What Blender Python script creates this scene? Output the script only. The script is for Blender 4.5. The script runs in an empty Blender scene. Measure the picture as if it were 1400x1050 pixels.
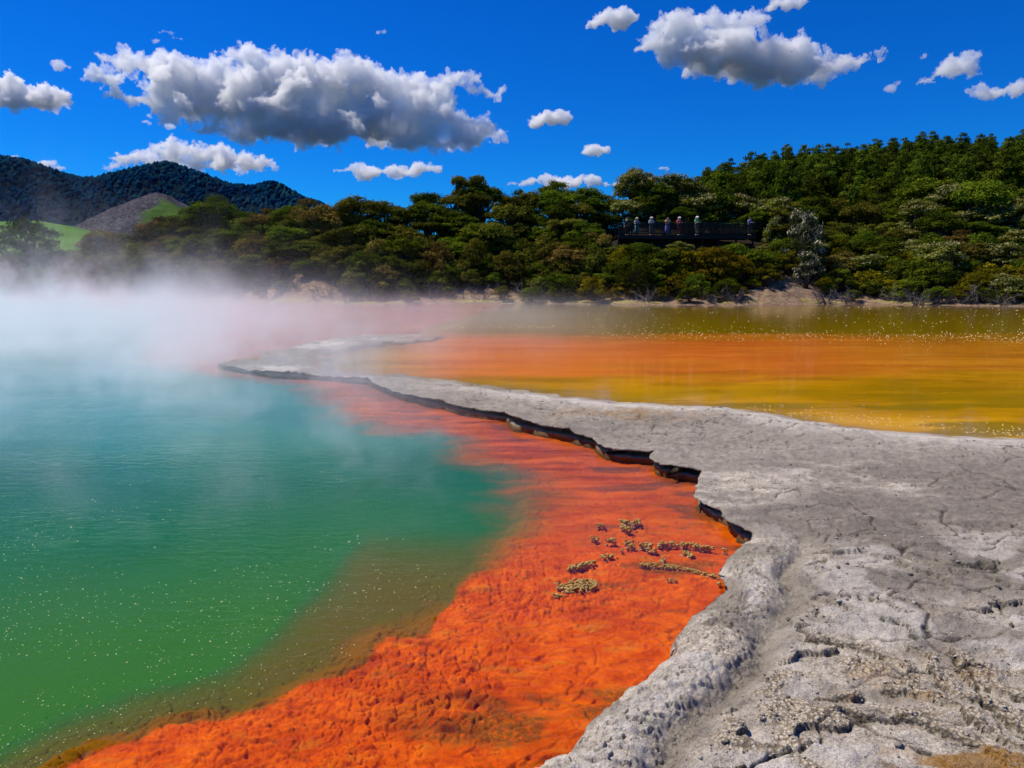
import bpy, bmesh, math, random
import numpy as np
from mathutils import Vector, Matrix, noise as mnoise

random.seed(11)
rng = np.random.default_rng(7)
S = bpy.context.scene
COL = S.collection
R = math.radians

# ------------------------------------------------------------------ camera geometry
F = 933.0            # focal length in pixels of the 1400 px wide photograph (24 mm)
H = 2.2              # eye height above the water
HORIZON = 378.0
PITCH = math.atan((525.0 - HORIZON) / F)
CP, SP = math.cos(PITCH), math.sin(PITCH)


def ray(px, py):
    a = (px - 700.0) / F
    b = (525.0 - py) / F
    return (a, CP + b * SP, -SP + b * CP)


def gp(px, py, z=0.0):
    """ground point below a pixel, at height z"""
    d = ray(px, py)
    t = (z - H) / d[2]
    return (d[0] * t, d[1] * t)


def at(px, py, y):
    d = ray(px, py)
    t = y / d[1]
    return Vector((d[0] * t, y, H + d[2] * t))


def elev(py):
    b = (525.0 - np.asarray(py, float)) / F
    return (-SP + b * CP) / (CP + b * SP)


def px_of(x, y):
    return 700.0 + F * x / (y * CP)


# ------------------------------------------------------------------ numeric noise
def _h(ix, iy, seed):
    n = (ix.astype(np.int64) * 374761393 + iy.astype(np.int64) * 668265263 + seed * 974711) & 0xFFFFFFFF
    n = ((n ^ (n >> 13)) * 1274126177) & 0xFFFFFFFF
    n = ((n ^ (n >> 16)) * 2246822519) & 0xFFFFFFFF
    return ((n ^ (n >> 15)) & 0xFFFFFF) / float(0xFFFFFF)


def vn(x, y, seed=0):
    ix, iy = np.floor(x), np.floor(y)
    fx, fy = x - ix, y - iy
    fx = fx * fx * fx * (fx * (fx * 6 - 15) + 10)
    fy = fy * fy * fy * (fy * (fy * 6 - 15) + 10)
    a = _h(ix, iy, seed); b = _h(ix + 1, iy, seed)
    c = _h(ix, iy + 1, seed); d = _h(ix + 1, iy + 1, seed)
    return (a + (b - a) * fx) * (1 - fy) + (c + (d - c) * fx) * fy


def fbm(x, y, o=4, seed=0, gain=0.5):
    s = 0.0; w = 1.0; t = 0.0
    for k in range(o):
        ca, sa = math.cos(0.6 * k), math.sin(0.6 * k)
        s = s + w * vn((x * ca - y * sa) * 2 ** k + 13.7 * k, (x * sa + y * ca) * 2 ** k - 7.1 * k, seed + k)
        t += w; w *= gain
    return s / t


def voro(x, y, seed=0):
    ix, iy = np.floor(x), np.floor(y)
    f1 = np.full(x.shape, 9.0); f2 = np.full(x.shape, 9.0); cid = np.zeros(x.shape)
    for dx in (-1, 0, 1):
        for dy in (-1, 0, 1):
            cx, cy = ix + dx, iy + dy
            qx = cx + _h(cx, cy, seed) - x
            qy = cy + _h(cx, cy, seed + 5) - y
            d = np.sqrt(qx * qx + qy * qy)
            near = d < f1
            f2 = np.where(near, f1, np.minimum(f2, d))
            cid = np.where(near, _h(cx, cy, seed + 9), cid)
            f1 = np.where(near, d, f1)
    return f1, f2, cid


def sstep(a, b, x):
    t = np.clip((x - a) / (b - a), 0, 1)
    return t * t * (3 - 2 * t)


def pdist(P, line, closed=False):
    line = np.asarray(line, float)
    n = len(line)
    best = np.full(len(P), 1e9)
    for i in range(n if closed else n - 1):
        a = line[i]; b = line[(i + 1) % n]
        ab = b - a
        t = np.clip(((P[:, 0] - a[0]) * ab[0] + (P[:, 1] - a[1]) * ab[1]) / (ab @ ab + 1e-12), 0, 1)
        dx = P[:, 0] - a[0] - t * ab[0]; dy = P[:, 1] - a[1] - t * ab[1]
        np.minimum(best, dx * dx + dy * dy, out=best)
    return np.sqrt(best)


def inside(P, poly):
    poly = np.asarray(poly, float)
    r = np.zeros(len(P), bool)
    n = len(poly)
    for i in range(n):
        a = poly[i]; b = poly[(i + 1) % n]
        if a[1] == b[1]:
            continue
        c = (a[1] > P[:, 1]) != (b[1] > P[:, 1])
        xx = (b[0] - a[0]) * (P[:, 1] - a[1]) / (b[1] - a[1]) + a[0]
        r ^= c & (P[:, 0] < xx)
    return r


def rough_line(pts, step, amp, seed, grow=0.0):
    """resample a polyline and give it small natural wobbles that grow with distance"""
    out = []
    for i in range(len(pts) - 1):
        a = np.array(pts[i]); b = np.array(pts[i + 1])
        L = np.linalg.norm(b - a)
        k = max(1, int(L / step))
        for j in range(k):
            out.append(a + (b - a) * j / k)
    out.append(np.array(pts[-1]))
    out = np.array(out)
    dx = fbm(out[:, 0] * 5, out[:, 1] * 5, 3, seed) - 0.5
    dy = fbm(out[:, 0] * 5 + 40, out[:, 1] * 5, 3, seed + 7) - 0.5
    amp = amp * (1 + grow * np.clip(out[:, 1] - 9, 0, 16))
    out[:, 0] += dx * amp; out[:, 1] += dy * amp
    return out


# ------------------------------------------------------------------ mesh helpers
def mesh_np(name, V, faces, mat=None, parent=None, smooth=False, attrs=None):
    me = bpy.data.meshes.new(name)
    V = np.asarray(V, np.float32)
    F_ = np.asarray(faces, np.int32)
    k = F_.shape[1]
    me.vertices.add(len(V)); me.vertices.foreach_set('co', V.ravel())
    me.loops.add(F_.size); me.loops.foreach_set('vertex_index', F_.ravel())
    me.polygons.add(len(F_))
    me.polygons.foreach_set('loop_start', np.arange(0, F_.size, k, dtype=np.int32))
    me.polygons.foreach_set('loop_total', np.full(len(F_), k, np.int32))
    if smooth:
        me.polygons.foreach_set('use_smooth', np.ones(len(F_), bool))
    me.update(calc_edges=True)
    for an, arr in (attrs or {}).items():
        arr = np.asarray(arr, np.float32)
        if arr.ndim == 1:
            a = me.attributes.new(an, 'FLOAT', 'POINT'); a.data.foreach_set('value', arr)
        else:
            a = me.attributes.new(an, 'FLOAT_COLOR', 'POINT')
            a.data.foreach_set('color', np.hstack([arr, np.ones((len(arr), 1), np.float32)]).ravel())
    if mat:
        me.materials.append(mat)
    o = bpy.data.objects.new(name, me)
    COL.objects.link(o)
    if parent:
        o.parent = parent
    return o


class MB:
    """collects boxes, tubes and knobs and links them as ONE mesh"""
    def __init__(s):
        s.v = []; s.f = []

    def box(s, c, d, rz=0.0):
        b = len(s.v)
        ca, sa = math.cos(rz), math.sin(rz)
        for sx in (-1, 1):
            for sy in (-1, 1):
                for sz in (-1, 1):
                    x, y = sx * d[0] / 2, sy * d[1] / 2
                    s.v.append((c[0] + x * ca - y * sa, c[1] + x * sa + y * ca, c[2] + sz * d[2] / 2))
        for q in ((0, 1, 3, 2), (4, 6, 7, 5), (0, 4, 5, 1), (2, 3, 7, 6), (0, 2, 6, 4), (1, 5, 7, 3)):
            s.f.append([b + i for i in q])

    def tube(s, pts, rad, n=6):
        pts = [Vector(p) for p in pts]
        rings = []
        for i, p in enumerate(pts):
            d = (pts[min(i + 1, len(pts) - 1)] - pts[max(i - 1, 0)]).normalized()
            u = d.cross(Vector((0.3, 0.91, 0.27))).normalized()
            w = d.cross(u)
            b = len(s.v)
            for k in range(n):
                a = 2 * math.pi * k / n
                s.v.append(tuple(p + (u * math.cos(a) + w * math.sin(a)) * rad[i]))
            rings.append(b)
        for a, b in zip(rings, rings[1:]):
            for k in range(n):
                k2 = (k + 1) % n
                s.f.append([a + k, a + k2, b + k2, b + k])
        s.f.append([rings[-1] + k for k in range(n)])
        s.f.append([rings[0] + k for k in reversed(range(n))])

    def build(s, name, mat, parent=None, smooth=False):
        me = bpy.data.meshes.new(name)
        me.from_pydata(s.v, [], s.f)
        if smooth:
            for p in me.polygons:
                p.use_smooth = True
        me.materials.append(mat)
        o = bpy.data.objects.new(name, me)
        COL.objects.link(o)
        if parent:
            o.parent = parent
        return o


def tag(o, label, cat, group=None, kind=None):
    if label: o['label'] = label
    if cat: o['category'] = cat
    if group: o['group'] = group
    if kind: o['kind'] = kind
    return o


def empty(name, loc=(0, 0, 0), rz=0.0, sc=1.0):
    e = bpy.data.objects.new(name, None)
    e.location = loc; e.rotation_euler = (0, 0, rz); e.scale = (sc, sc, sc)
    e.empty_display_size = 0.2
    COL.objects.link(e)
    return e


def copy_tree(o, parent=None):
    c = o.copy(); COL.objects.link(c)
    if parent is not None:
        c.parent = parent
    for ch in list(o.children):
        copy_tree(ch, c)
    return c


# ------------------------------------------------------------------ node helpers
class NT:
    def __init__(s, mat):
        s.t = mat.node_tree; s.n = s.t.nodes; s.l = s.t.links

    def put(s, sock, v):
        if v is None:
            return
        if isinstance(v, bpy.types.NodeSocket):
            s.l.new(v, sock)
        elif isinstance(v, (tuple, list)) and len(v) == 3 and sock.type == 'RGBA':
            sock.default_value = (*v, 1)
        else:
            sock.default_value = v

    def m(s, op, a, b=None, c=None, clamp=False):
        n = s.n.new('ShaderNodeMath'); n.operation = op; n.use_clamp = clamp
        for i, v in enumerate((a, b, c)):
            s.put(n.inputs[i], v)
        return n.outputs[0]

    def mul(s, a, b): return s.m('MULTIPLY', a, b)
    def add(s, a, b): return s.m('ADD', a, b)
    def sub(s, a, b): return s.m('SUBTRACT', a, b)

    def noise(s, vec, scale, detail=4, rough=0.55, dist=0.0):
        n = s.n.new('ShaderNodeTexNoise')
        s.put(n.inputs['Vector'], vec)
        n.inputs['Scale'].default_value = scale
        n.inputs['Detail'].default_value = detail
        n.inputs['Roughness'].default_value = rough
        n.inputs['Distortion'].default_value = dist
        return n.outputs['Fac']

    def vor(s, vec, scale, feature='F1', rand=1.0):
        n = s.n.new('ShaderNodeTexVoronoi'); n.feature = feature
        s.put(n.inputs['Vector'], vec)
        n.inputs['Scale'].default_value = scale
        n.inputs['Randomness'].default_value = rand
        return n.outputs['Distance']

    def ss(s, v, a, b, lo=0.0, hi=1.0):
        n = s.n.new('ShaderNodeMapRange'); n.interpolation_type = 'SMOOTHSTEP'
        s.put(n.inputs[0], v)
        n.inputs[1].default_value = a; n.inputs[2].default_value = b
        n.inputs[3].default_value = lo; n.inputs[4].default_value = hi
        return n.outputs[0]

    def mix(s, f, a, b, mode='MIX'):
        n = s.n.new('ShaderNodeMix'); n.data_type = 'RGBA'; n.blend_type = mode
        s.put(n.inputs[0], f); s.put(n.inputs[6], a); s.put(n.inputs[7], b)
        return n.outputs[2]

    def ramp(s, f, stops, interp='LINEAR'):
        n = s.n.new('ShaderNodeValToRGB'); n.color_ramp.interpolation = interp
        s.put(n.inputs[0], f)
        e = n.color_ramp.elements
        while len(e) < len(stops):
            e.new(0.5)
        for x, (p, c) in zip(e, stops):
            x.position = p; x.color = (*c, 1)
        return n.outputs[0]

    def attr(s, name, col=False):
        n = s.n.new('ShaderNodeAttribute'); n.attribute_name = name
        return n.outputs['Color' if col else 'Fac']

    def pos(s, scale=(1, 1, 1), rot=(0, 0, 0), obj=False):
        g = s.n.new('ShaderNodeTexCoord').outputs['Object'] if obj else s.n.new('ShaderNodeNewGeometry').outputs['Position']
        n = s.n.new('ShaderNodeMapping'); s.put(n.inputs['Vector'], g)
        n.inputs['Scale'].default_value = scale; n.inputs['Rotation'].default_value = rot
        return n.outputs[0]

    def xyz(s, v):
        n = s.n.new('ShaderNodeSeparateXYZ'); s.put(n.inputs[0], v)
        return n.outputs

    def rnd(s):
        return s.n.new('ShaderNodeObjectInfo').outputs['Random']

    def bump(s, h, strength, dist, normal=None):
        n = s.n.new('ShaderNodeBump')
        n.inputs['Strength'].default_value = strength; n.inputs['Distance'].default_value = dist
        s.put(n.inputs['Height'], h); s.put(n.inputs['Normal'], normal)
        return n.outputs[0]

    def out(s, surf=None, vol=None):
        o = [n for n in s.n if n.type == 'OUTPUT_MATERIAL'][0]
        if surf is not None: s.l.new(surf, o.inputs['Surface'])
        if vol is not None: s.l.new(vol, o.inputs['Volume'])

    def pbsdf(s, col, rough=0.9, spec=0.2, normal=None):
        n = s.n.new('ShaderNodeBsdfPrincipled')
        s.put(n.inputs['Base Color'], col); s.put(n.inputs['Roughness'], rough)
        n.inputs['Specular IOR Level'].default_value = spec
        s.put(n.inputs['Normal'], normal)
        return n.outputs[0]


def new_mat(name):
    m = bpy.data.materials.new(name); m.use_nodes = True
    m.node_tree.nodes.clear()
    m.node_tree.nodes.new('ShaderNodeOutputMaterial')
    return m, NT(m)


def plain(name, col, rough=0.8, var=0.15, scale=6.0):
    m, t = new_mat(name)
    f = t.noise(t.pos(obj=True), scale, 3)
    c = t.mix(t.ss(f, 0.3, 0.7), tuple(x * (1 - var) for x in col), tuple(min(1, x * (1 + var)) for x in col))
    t.out(t.pbsdf(c, rough))
    return m


# ------------------------------------------------------------------ outlines, read off the photograph
LIP = 0.10
A_PX = [(300, 1500), (560, 1180), (690, 1083), (741, 1050), (757, 1036), (780, 1024), (800, 1007), (803, 993), (814, 978), (851, 950), (883, 924), (911, 898),
        (933, 884), (933, 864), (948, 847), (951, 833), (970, 818), (997, 798), (992, 786), (986, 773), (1002, 754), (1027, 741),
        (1032, 733), (1031, 727), (1005, 716), (989, 703), (984, 695), (970, 688), (953, 680), (953, 664), (963, 641), (957, 643),
        (921, 637), (896, 631), (891, 624), (895, 618), (876, 616), (844, 614), (825, 611), (817, 603), (808, 597), (780, 590), (744, 582),
        (701, 573), (691, 564), (655, 559), (623, 553), (591, 545), (551, 537), (526, 528), (501, 516), (458, 512), (416, 509),
        (366, 507), (333, 502), (307, 498)]
BACK_PX = [(307, 498), (320, 494), (345, 488), (366, 485), (362, 480), (385, 476), (402, 473), (420, 467), (450, 463), (490, 459.5), (510, 457), (560, 455.5), (605, 455)]
POND_PX = [(605, 455), (600, 459), (560, 464), (520, 468), (475, 474), (447, 482), (441, 492), (448, 502), (480, 508.5), (510, 511), (560, 512.5), (600, 516.5), (640, 522),
           (700, 531), (780, 541), (850, 548), (930, 553), (1000, 556), (1050, 563), (1100, 573), (1200, 587), (1300, 595), (1400, 599),
           (1600, 612), (2000, 640), (2600, 700)]
C_PX = [(-500, 1500), (-60, 1160), (135, 1050), (210, 1017), (270, 1000), (320, 990), (360, 975), (415, 950), (465, 940), (515, 910), (530, 885), (585, 880), (608, 850),
        (622, 818), (632, 806), (665, 788), (690, 765), (712, 735), (722, 700), (722, 677), (706, 648), (664, 626), (632, 610), (590, 592),
        (520, 585), (480, 574), (458, 553), (430, 532), (370, 519), (300, 511), (240, 503), (190, 492), (220, 470), (300, 456), (330, 446), (200, 436),
        (0, 432), (-300, 430), (-900, 432)]
A = rough_line([gp(x, y, LIP) for x, y in A_PX], 0.05, 0.07, 3)
BACK = rough_line([gp(x, y, 0.05) for x, y in BACK_PX], 0.12, 0.7, 4)
POND = rough_line([gp(x, y, 0.0) for x, y in POND_PX], 0.12, 0.22, 5, 0.3)
CL = rough_line([gp(x, y, -0.08) for x, y in C_PX], 0.1, 0.16, 6)
FAR_CORNER = [gp(2800, 1500, 0.0), gp(1000, 2200, 0.0), gp(300, 1500, 0.0)]
TERR = np.vstack([A, BACK[1:], POND[1:], np.array(FAR_CORNER)])
SHELF = np.vstack([CL, A[::-1]])      # not used as a polygon for the far part


def angle_grid(t0, t1, nt, p0, p1, npn, z=0.0):
    th = np.radians(np.linspace(t0, t1, nt)); ph = np.radians(np.linspace(p0, p1, npn))
    T, P = np.meshgrid(th, ph)
    r = (H - z) / np.tan(P)
    X = (r * np.sin(T)).ravel(); Y = (r * np.cos(T)).ravel()
    i = np.arange(nt * npn).reshape(npn, nt)
    f = np.stack([i[:-1, :-1], i[:-1, 1:], i[1:, 1:], i[1:, :-1]], -1).reshape(-1, 4)
    return X, Y, f


# ------------------------------------------------------------------ sinter terrace
def terrace_material():
    m, t = new_mat('sinter_rock')
    p = t.pos()
    pale = t.attr('pale'); dark = t.attr('dark'); grav = t.attr('gravel'); wet_shade = t.attr('wet_shade'); ochre = t.attr('ochre')
    big = t.noise(p, 1.3, 6, 0.6)
    mid = t.noise(p, 9.0, 6, 0.65)
    fine = t.noise(p, 70.0, 5, 0.7)
    spk = t.noise(p, 190.0, 3, 0.6)
    flat = t.noise(t.pos((1, 2.6, 1)), 3.4, 7, 0.72)
    mixn = t.add(t.add(t.mul(mid, 0.24), t.mul(flat, 0.30)), t.mul(fine, 0.46))
    base = t.ramp(mixn, [(0.40, (0.10, 0.083, 0.064)), (0.465, (0.42, 0.36, 0.28)), (0.53, (0.66, 0.575, 0.46)), (0.60, (0.84, 0.76, 0.64))])
    base = t.mix(t.mul(t.ss(big, 0.4, 0.65), 0.25), base, (0.56, 0.49, 0.40))
    base = t.mix(t.mul(pale, 0.85), base, t.ramp(mixn, [(0.36, (0.46, 0.41, 0.35)), (0.5, (0.70, 0.635, 0.545)), (0.62, (0.85, 0.79, 0.71))]))
    gcol = t.ramp(t.add(t.mul(t.vor(p, 55.0), 0.6), t.mul(fine, 0.4)), [(0.20, (0.82, 0.74, 0.60)), (0.42, (0.66, 0.56, 0.42)), (0.60, (0.30, 0.23, 0.15))])
    base = t.mix(grav, base, gcol)
    lich = t.mul(dark, t.ss(t.add(t.mul(fine, 0.5), t.mul(flat, 0.5)), 0.36, 0.54))
    base = t.mix(t.m('MULTIPLY', lich, 0.8), base, (0.135, 0.114, 0.09))
    base = t.mix(t.mul(t.ss(spk, 0.53, 0.66), 0.7), base, (0.12, 0.105, 0.09))
    base = t.mix(t.mul(t.ss(spk, 0.30, 0.44), 0.0), base, (0.6, 0.58, 0.55))
    base = t.mix(t.mul(t.attr('crack'), t.ss(fine, 0.62, 0.40, 0.45, 1.0)), base, (0.035, 0.028, 0.02))
    base = t.mix(ochre, base, (0.36, 0.17, 0.02))
    base = t.mix(wet_shade, base, t.ramp(fine, [(0.4, (0.03, 0.024, 0.012)), (0.62, (0.16, 0.12, 0.06))]))  # dark undercut colour paints the shade under the lip; below water it is wetness
    h = t.add(t.add(t.mul(mid, 0.6), t.mul(fine, 0.55)), t.mul(spk, 0.3))
    h = t.sub(h, t.mul(grav, t.mul(t.vor(p, 55.0), 0.6)))
    t.out(t.pbsdf(base, t.ss(wet_shade, 0, 1, 0.92, 0.5), 0.15, t.bump(h, 1.0, 0.028)))
    return m


def build_pebbles(Q):
    bm = bmesh.new(); bmesh.ops.create_icosphere(bm, subdivisions=1, radius=1.0)
    bv = np.array([v.co[:] for v in bm.verts]); bf = np.array([[v.index for v in q.verts] for q in bm.faces]); bm.free()
    n = len(Q)
    r = np.clip(rng.lognormal(math.log(0.0055), 0.5, n), 0.0025, 0.016)
    V = bv[None] * (1 + rng.uniform(-.42, .42, (n, len(bv))))[..., None] * r[:, None, None] * np.stack([rng.uniform(.8, 1.4, n), rng.uniform(.8, 1.4, n), rng.uniform(.3, .6, n)], 1)[:, None]
    V = V + Q[:, None] + np.array([0, 0, 1])[None, None] * (r * 0.25)[:, None, None]
    m, t = new_mat('pebble_stone')
    t.out(t.pbsdf(t.ramp(t.attr('tint'), [(0.0, (0.07, 0.06, 0.05)), (0.5, (0.30, 0.26, 0.21)), (1.0, (0.50, 0.45, 0.38))]), 0.95, 0.1))
    o = mesh_np('pebbles', V.reshape(-1, 3), (bf[None] + (np.arange(n) * len(bv))[:, None, None]).reshape(-1, 3), m, attrs={'tint': np.repeat(rng.random(n), len(bv))})
    tag(o, 'loose pebbles and flakes scattered over the sinter crust', 'pebbles', kind='stuff')


def build_terrace():
    X, Y, f = angle_grid(-40, 64, 1250, 47, 2.6, 760, 0.08)
    P = np.stack([X, Y], 1)
    ok = inside(P, TERR)
    dall = np.full(len(P), 1e9)
    near_idx = np.nonzero(ok)[0]
    # keep a ring of vertices just outside so that the border can be pulled onto the outline
    keepf = ok[f].all(1)
    f = f[keepf]
    used = np.unique(f)
    remap = -np.ones(len(P), int); remap[used] = np.arange(len(used))
    f = remap[f]; P = P[used]; X = P[:, 0].copy(); Y = P[:, 1].copy()
    dA = pdist(P, A); dB = np.minimum(pdist(P, POND), 1e9); dK = pdist(P, BACK)
    near = 1 - sstep(4.2, 6.2, Y)
    # heights
    w = np.clip(0.06 * Y, 0.25, 1.2)
    taper = sstep(0, 1.0, dB / (w * 1.6))
    z = -0.015 + (LIP + 0.015) * taper
    z = z - 0.06 * sstep(0, 1, (Y - 11) / 7) * taper
    n1 = fbm(X * 1.1, Y * 1.1, 5, 21)
    z += (n1 - 0.5) * 0.11 * taper
    # lumpy kerb along the hot pool
    lump = fbm(X * 4, Y * 4, 4, 31)
    wdt = 0.17 + 0.10 * (fbm(X * 1.3, Y * 1.3, 2, 33) - 0.5)
    z += near * (0.022 + 0.05 * (lump - 0.5)) * np.exp(-((dA - wdt) / 0.16) ** 2)
    lay = dA * 11 + 5.0 * fbm(X * 2.4, Y * 2.4, 5, 34, 0.6)
    lf = lay - np.floor(lay)
    z += near * 0.014 * (np.floor(lay) + sstep(0, 0.13, lf) - lay) * np.exp(-(dA / 0.55) ** 4)
    tr = 0.40 + 0.22 * (fbm(X * 1.6, Y * 1.6, 3, 35) - 0.5)
    z -= near * 0.055 * np.exp(-((dA - tr) / 0.07) ** 2)
    z += (1 - near) * 0.035 * np.exp(-(dA / 0.12) ** 2) * fbm(X * 3, Y * 3, 2, 36)
    crag = fbm(X * 7.5, Y * 9, 6, 37, 0.6) - 0.5
    band = np.exp(-((dA - 0.2) / 0.22) ** 2)
    z += near * band * 0.036 * crag
    flk = fbm(X * 7 + 3, Y * 9, 4, 38) * 4.0
    z += near * band * 0.028 * (np.floor(flk) + sstep(0, 0.12, flk - np.floor(flk)) - flk)
    # rounded shoulder where it slides into the water
    sh = np.exp(-dA / 0.06)
    z -= near * 0.055 * sh
    z += (1 - near) * 0.05 * (fbm(X * 2.6, Y * 2.6, 4, 39) - 0.5) * np.exp(-dA / 0.25)
    # broken plates: levels with abrupt edges
    q = fbm(X * 0.8 + 0.25 * Y, Y * 1.5, 5, 41, 0.46) * 7.0 + 0.35 * Y + 0.10 * fbm(X * 14, Y * 14, 3, 42)
    fr = q - np.floor(q)
    lev = np.floor(q) + sstep(0.0, 0.06, fr)
    zone = sstep(0.38, 0.6, dA) * (1 - sstep(4.5, 6.5, Y)) * taper
    zone = zone * sstep(0.28, 0.46, fbm(X * 0.9 + 9, Y * 0.9, 3, 44) + 0.16)
    saw = (lev - q)
    z += zone * 0.040 * (saw + 0.5)
    # cracked crust farther out
    f1, f2, cid = voro(X * 1.5 + 0.5 * fbm(X * 3, Y * 3, 3, 52), Y * 2.6 + 0.5 * fbm(X * 3, Y * 3, 3, 53), 51)
    crack = 1 - sstep(0.0, 0.05, f2 - f1)
    ck = sstep(0.40, 0.55, fbm(X * 0.9, Y * 1.4, 3, 55)) * sstep(0.35, 0.6, dA)
    z -= crack * ck * 0.02 * taper
    # pitted, pebbly crust
    g = fbm(X * 22, Y * 22, 4, 61, 0.6) - 0.5
    lo = sstep(0.75, 0.15, fr) * zone
    grav = np.clip(lo * sstep(0.40, 0.52, fbm(X * 1.3, Y * 1.9, 4, 63)) * 1.5, 0, 1) * (1 - sstep(3.2, 4.6, Y))
    z += (fbm(X * 6, Y * 9, 5, 62, 0.6) - 0.5) * 0.03 * np.clip(taper, 0, 1)
    z += g * (0.024 + 0.016 * grav) * np.clip(taper + 0.15, 0, 1)
    pb, pb2, _ = voro(X * 17, Y * 17, 65)
    z += grav * 0.008 * np.clip(0.55 - pb, 0, 1)
    z += sstep(7, 10, Y) * taper * (0.09 * (fbm(X * 2.6, Y * 2.6, 5, 66) - 0.5))
    # colour zones
    pale = sstep(0.9, 0.1, dB / np.clip(0.22 * Y, 0.3, 1.9)) * sstep(15, 12, Y)
    pale = np.maximum(pale, near * np.exp(-((dA - wdt) / 0.13) ** 2) * sstep(0.36, 0.5, fbm(X * 3, Y * 3.0, 4, 71)))
    pale = np.maximum(pale, 0.8 * zone * sstep(0.5, 0.66, fbm(X * 2.2, Y * 3.4, 4, 72)))
    dark = sstep(0.33, 0.56, fbm(X * 0.55 + 3, Y * 1.2, 5, 73)) * sstep(3.6, 4.6, Y) * sstep(9.5, 7.0, Y) * sstep(0.25, 0.6, dB / np.clip(0.25 * Y, 0.3, 2.0))
    dark = np.maximum(dark, near * np.exp(-((dA - tr - 0.04) / 0.12) ** 2) * 0.9)
    dark = np.maximum(dark, 0.7 * sstep(0.50, 0.64, fbm(X * 2.6, Y * 3.6, 5, 74)))
    dark = np.maximum(dark, sstep(7.0, 9.0, Y) * 0.75 * (1 - pale) * (0.5 + fbm(X * 0.9, Y * 2.2, 4, 75)))
    pale = np.maximum(pale, sstep(13, 15, Y) * sstep(0.5, 0.62, fbm(X * 0.9, Y * 0.7, 4, 81)))
    dark = np.maximum(dark, sstep(12.0, 14, Y) * sstep(0.36, 0.5, fbm(X * 0.8 + 5, Y * 0.7, 4, 82)))
    dark = np.clip(dark, 0, 1) * (1 - 0.7 * grav)
    dark *= (1 - 0.85 * pale)
    dark = np.maximum(dark, np.clip(crack * ck + 0.9 * zone * sstep(0.06, 0.0, fr) * 1.0, 0, 1) * 0.75)
    crackc = np.clip(np.maximum(crack * ck, zone * sstep(0.09, 0.0, fr)), 0, 1)
    crackc = np.maximum(crackc, near * np.exp(-(dA / 0.55) ** 4) * sstep(0.16, 0.02, lf) * sstep(0.40, 0.58, fbm(X * 3.2, Y * 3.2, 3, 76)) * 0.9)
    flf = flk - np.floor(flk)
    crackc = np.maximum(crackc, near * band * sstep(0.12, 0.0, flf) * 0.8)
    mossy = sstep(0.5, 0.05, dB / 0.5) * sstep(0.45, 0.6, fbm(X * 3, Y * 3, 3, 77)) * sstep(4.5, 6, Y)
    ochre = 0.75 * sstep(0.55, 0.66, fbm(X * 2.1 + 7, Y * 4.2, 4, 78)) * (1 - sstep(2.8, 3.6, Y)) * sstep(0.5, 0.9, dA)
    gx, gy = gp(860, 565, 0.1)
    ochre = np.maximum(ochre, 0.5 * np.exp(-((X - gx) / 1.0) ** 2 - ((Y - gy) / 0.55) ** 2) * sstep(0.42, 0.6, fbm(X * 5, Y * 5, 3, 79)))
    ochre = np.maximum(ochre, 0.55 * mossy)
    ochre = np.maximum(ochre, 0.75 * np.exp(-(dK / 0.18) ** 2) * sstep(0.3, 0.6, fbm(X * 2, Y * 2, 3, 80)))
    wet_shade = np.zeros(len(P))
    # border: pull onto the outline, then an undercut skirt down into the water
    e = np.sort(np.concatenate([f[:, [0, 1]], f[:, [1, 2]], f[:, [2, 3]], f[:, [3, 0]]]), 1)
    key = e[:, 0].astype(np.int64) * len(P) + e[:, 1]
    u, cnt = np.unique(key, return_counts=True)
    b = u[cnt == 1]
    be = np.stack([b // len(P), b % len(P)], 1)
    bv = np.unique(be)
    eps = 0.01
    Pb = P[bv]
    inner = np.minimum(np.minimum(dA, dB), dK)[bv]

    def dd(Q):
        return np.minimum(np.minimum(pdist(Q, A), pdist(Q, POND)), pdist(Q, BACK))
    gxv = (dd(Pb + [eps, 0]) - dd(Pb - [eps, 0])) / (2 * eps)
    gyv = (dd(Pb + [0, eps]) - dd(Pb - [0, eps])) / (2 * eps)
    gl = np.sqrt(gxv ** 2 + gyv ** 2) + 1e-9
    gxv /= gl; gyv /= gl
    lim = inner < 0.5
    X[bv] -= np.where(lim, gxv * inner, 0); Y[bv] -= np.where(lim, gyv * inner, 0)
    V = [np.stack([X, Y, z], 1)]
    att = {'crack': [crackc], 'pale': [pale], 'dark': [dark], 'gravel': [grav], 'wet_shade': [wet_shade], 'ochre': [ochre]}
    inv = -np.ones(len(P), int); inv[bv] = np.arange(len(bv))
    nb = len(bv)
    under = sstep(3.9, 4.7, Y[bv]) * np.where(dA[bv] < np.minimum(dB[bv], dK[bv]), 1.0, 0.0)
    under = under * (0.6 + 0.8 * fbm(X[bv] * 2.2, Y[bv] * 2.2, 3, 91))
    zl = z[bv]
    #   (fraction of the drop, inward shift when undercut, outward bulge when not, wetness and painted undercut shade)
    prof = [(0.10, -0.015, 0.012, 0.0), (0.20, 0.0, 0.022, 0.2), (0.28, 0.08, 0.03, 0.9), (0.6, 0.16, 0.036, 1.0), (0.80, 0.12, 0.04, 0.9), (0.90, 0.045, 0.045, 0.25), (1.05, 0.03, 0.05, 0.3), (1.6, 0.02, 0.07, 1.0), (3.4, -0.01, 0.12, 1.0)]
    prev = bv
    faces = [f]
    rowbase = len(P)
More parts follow.
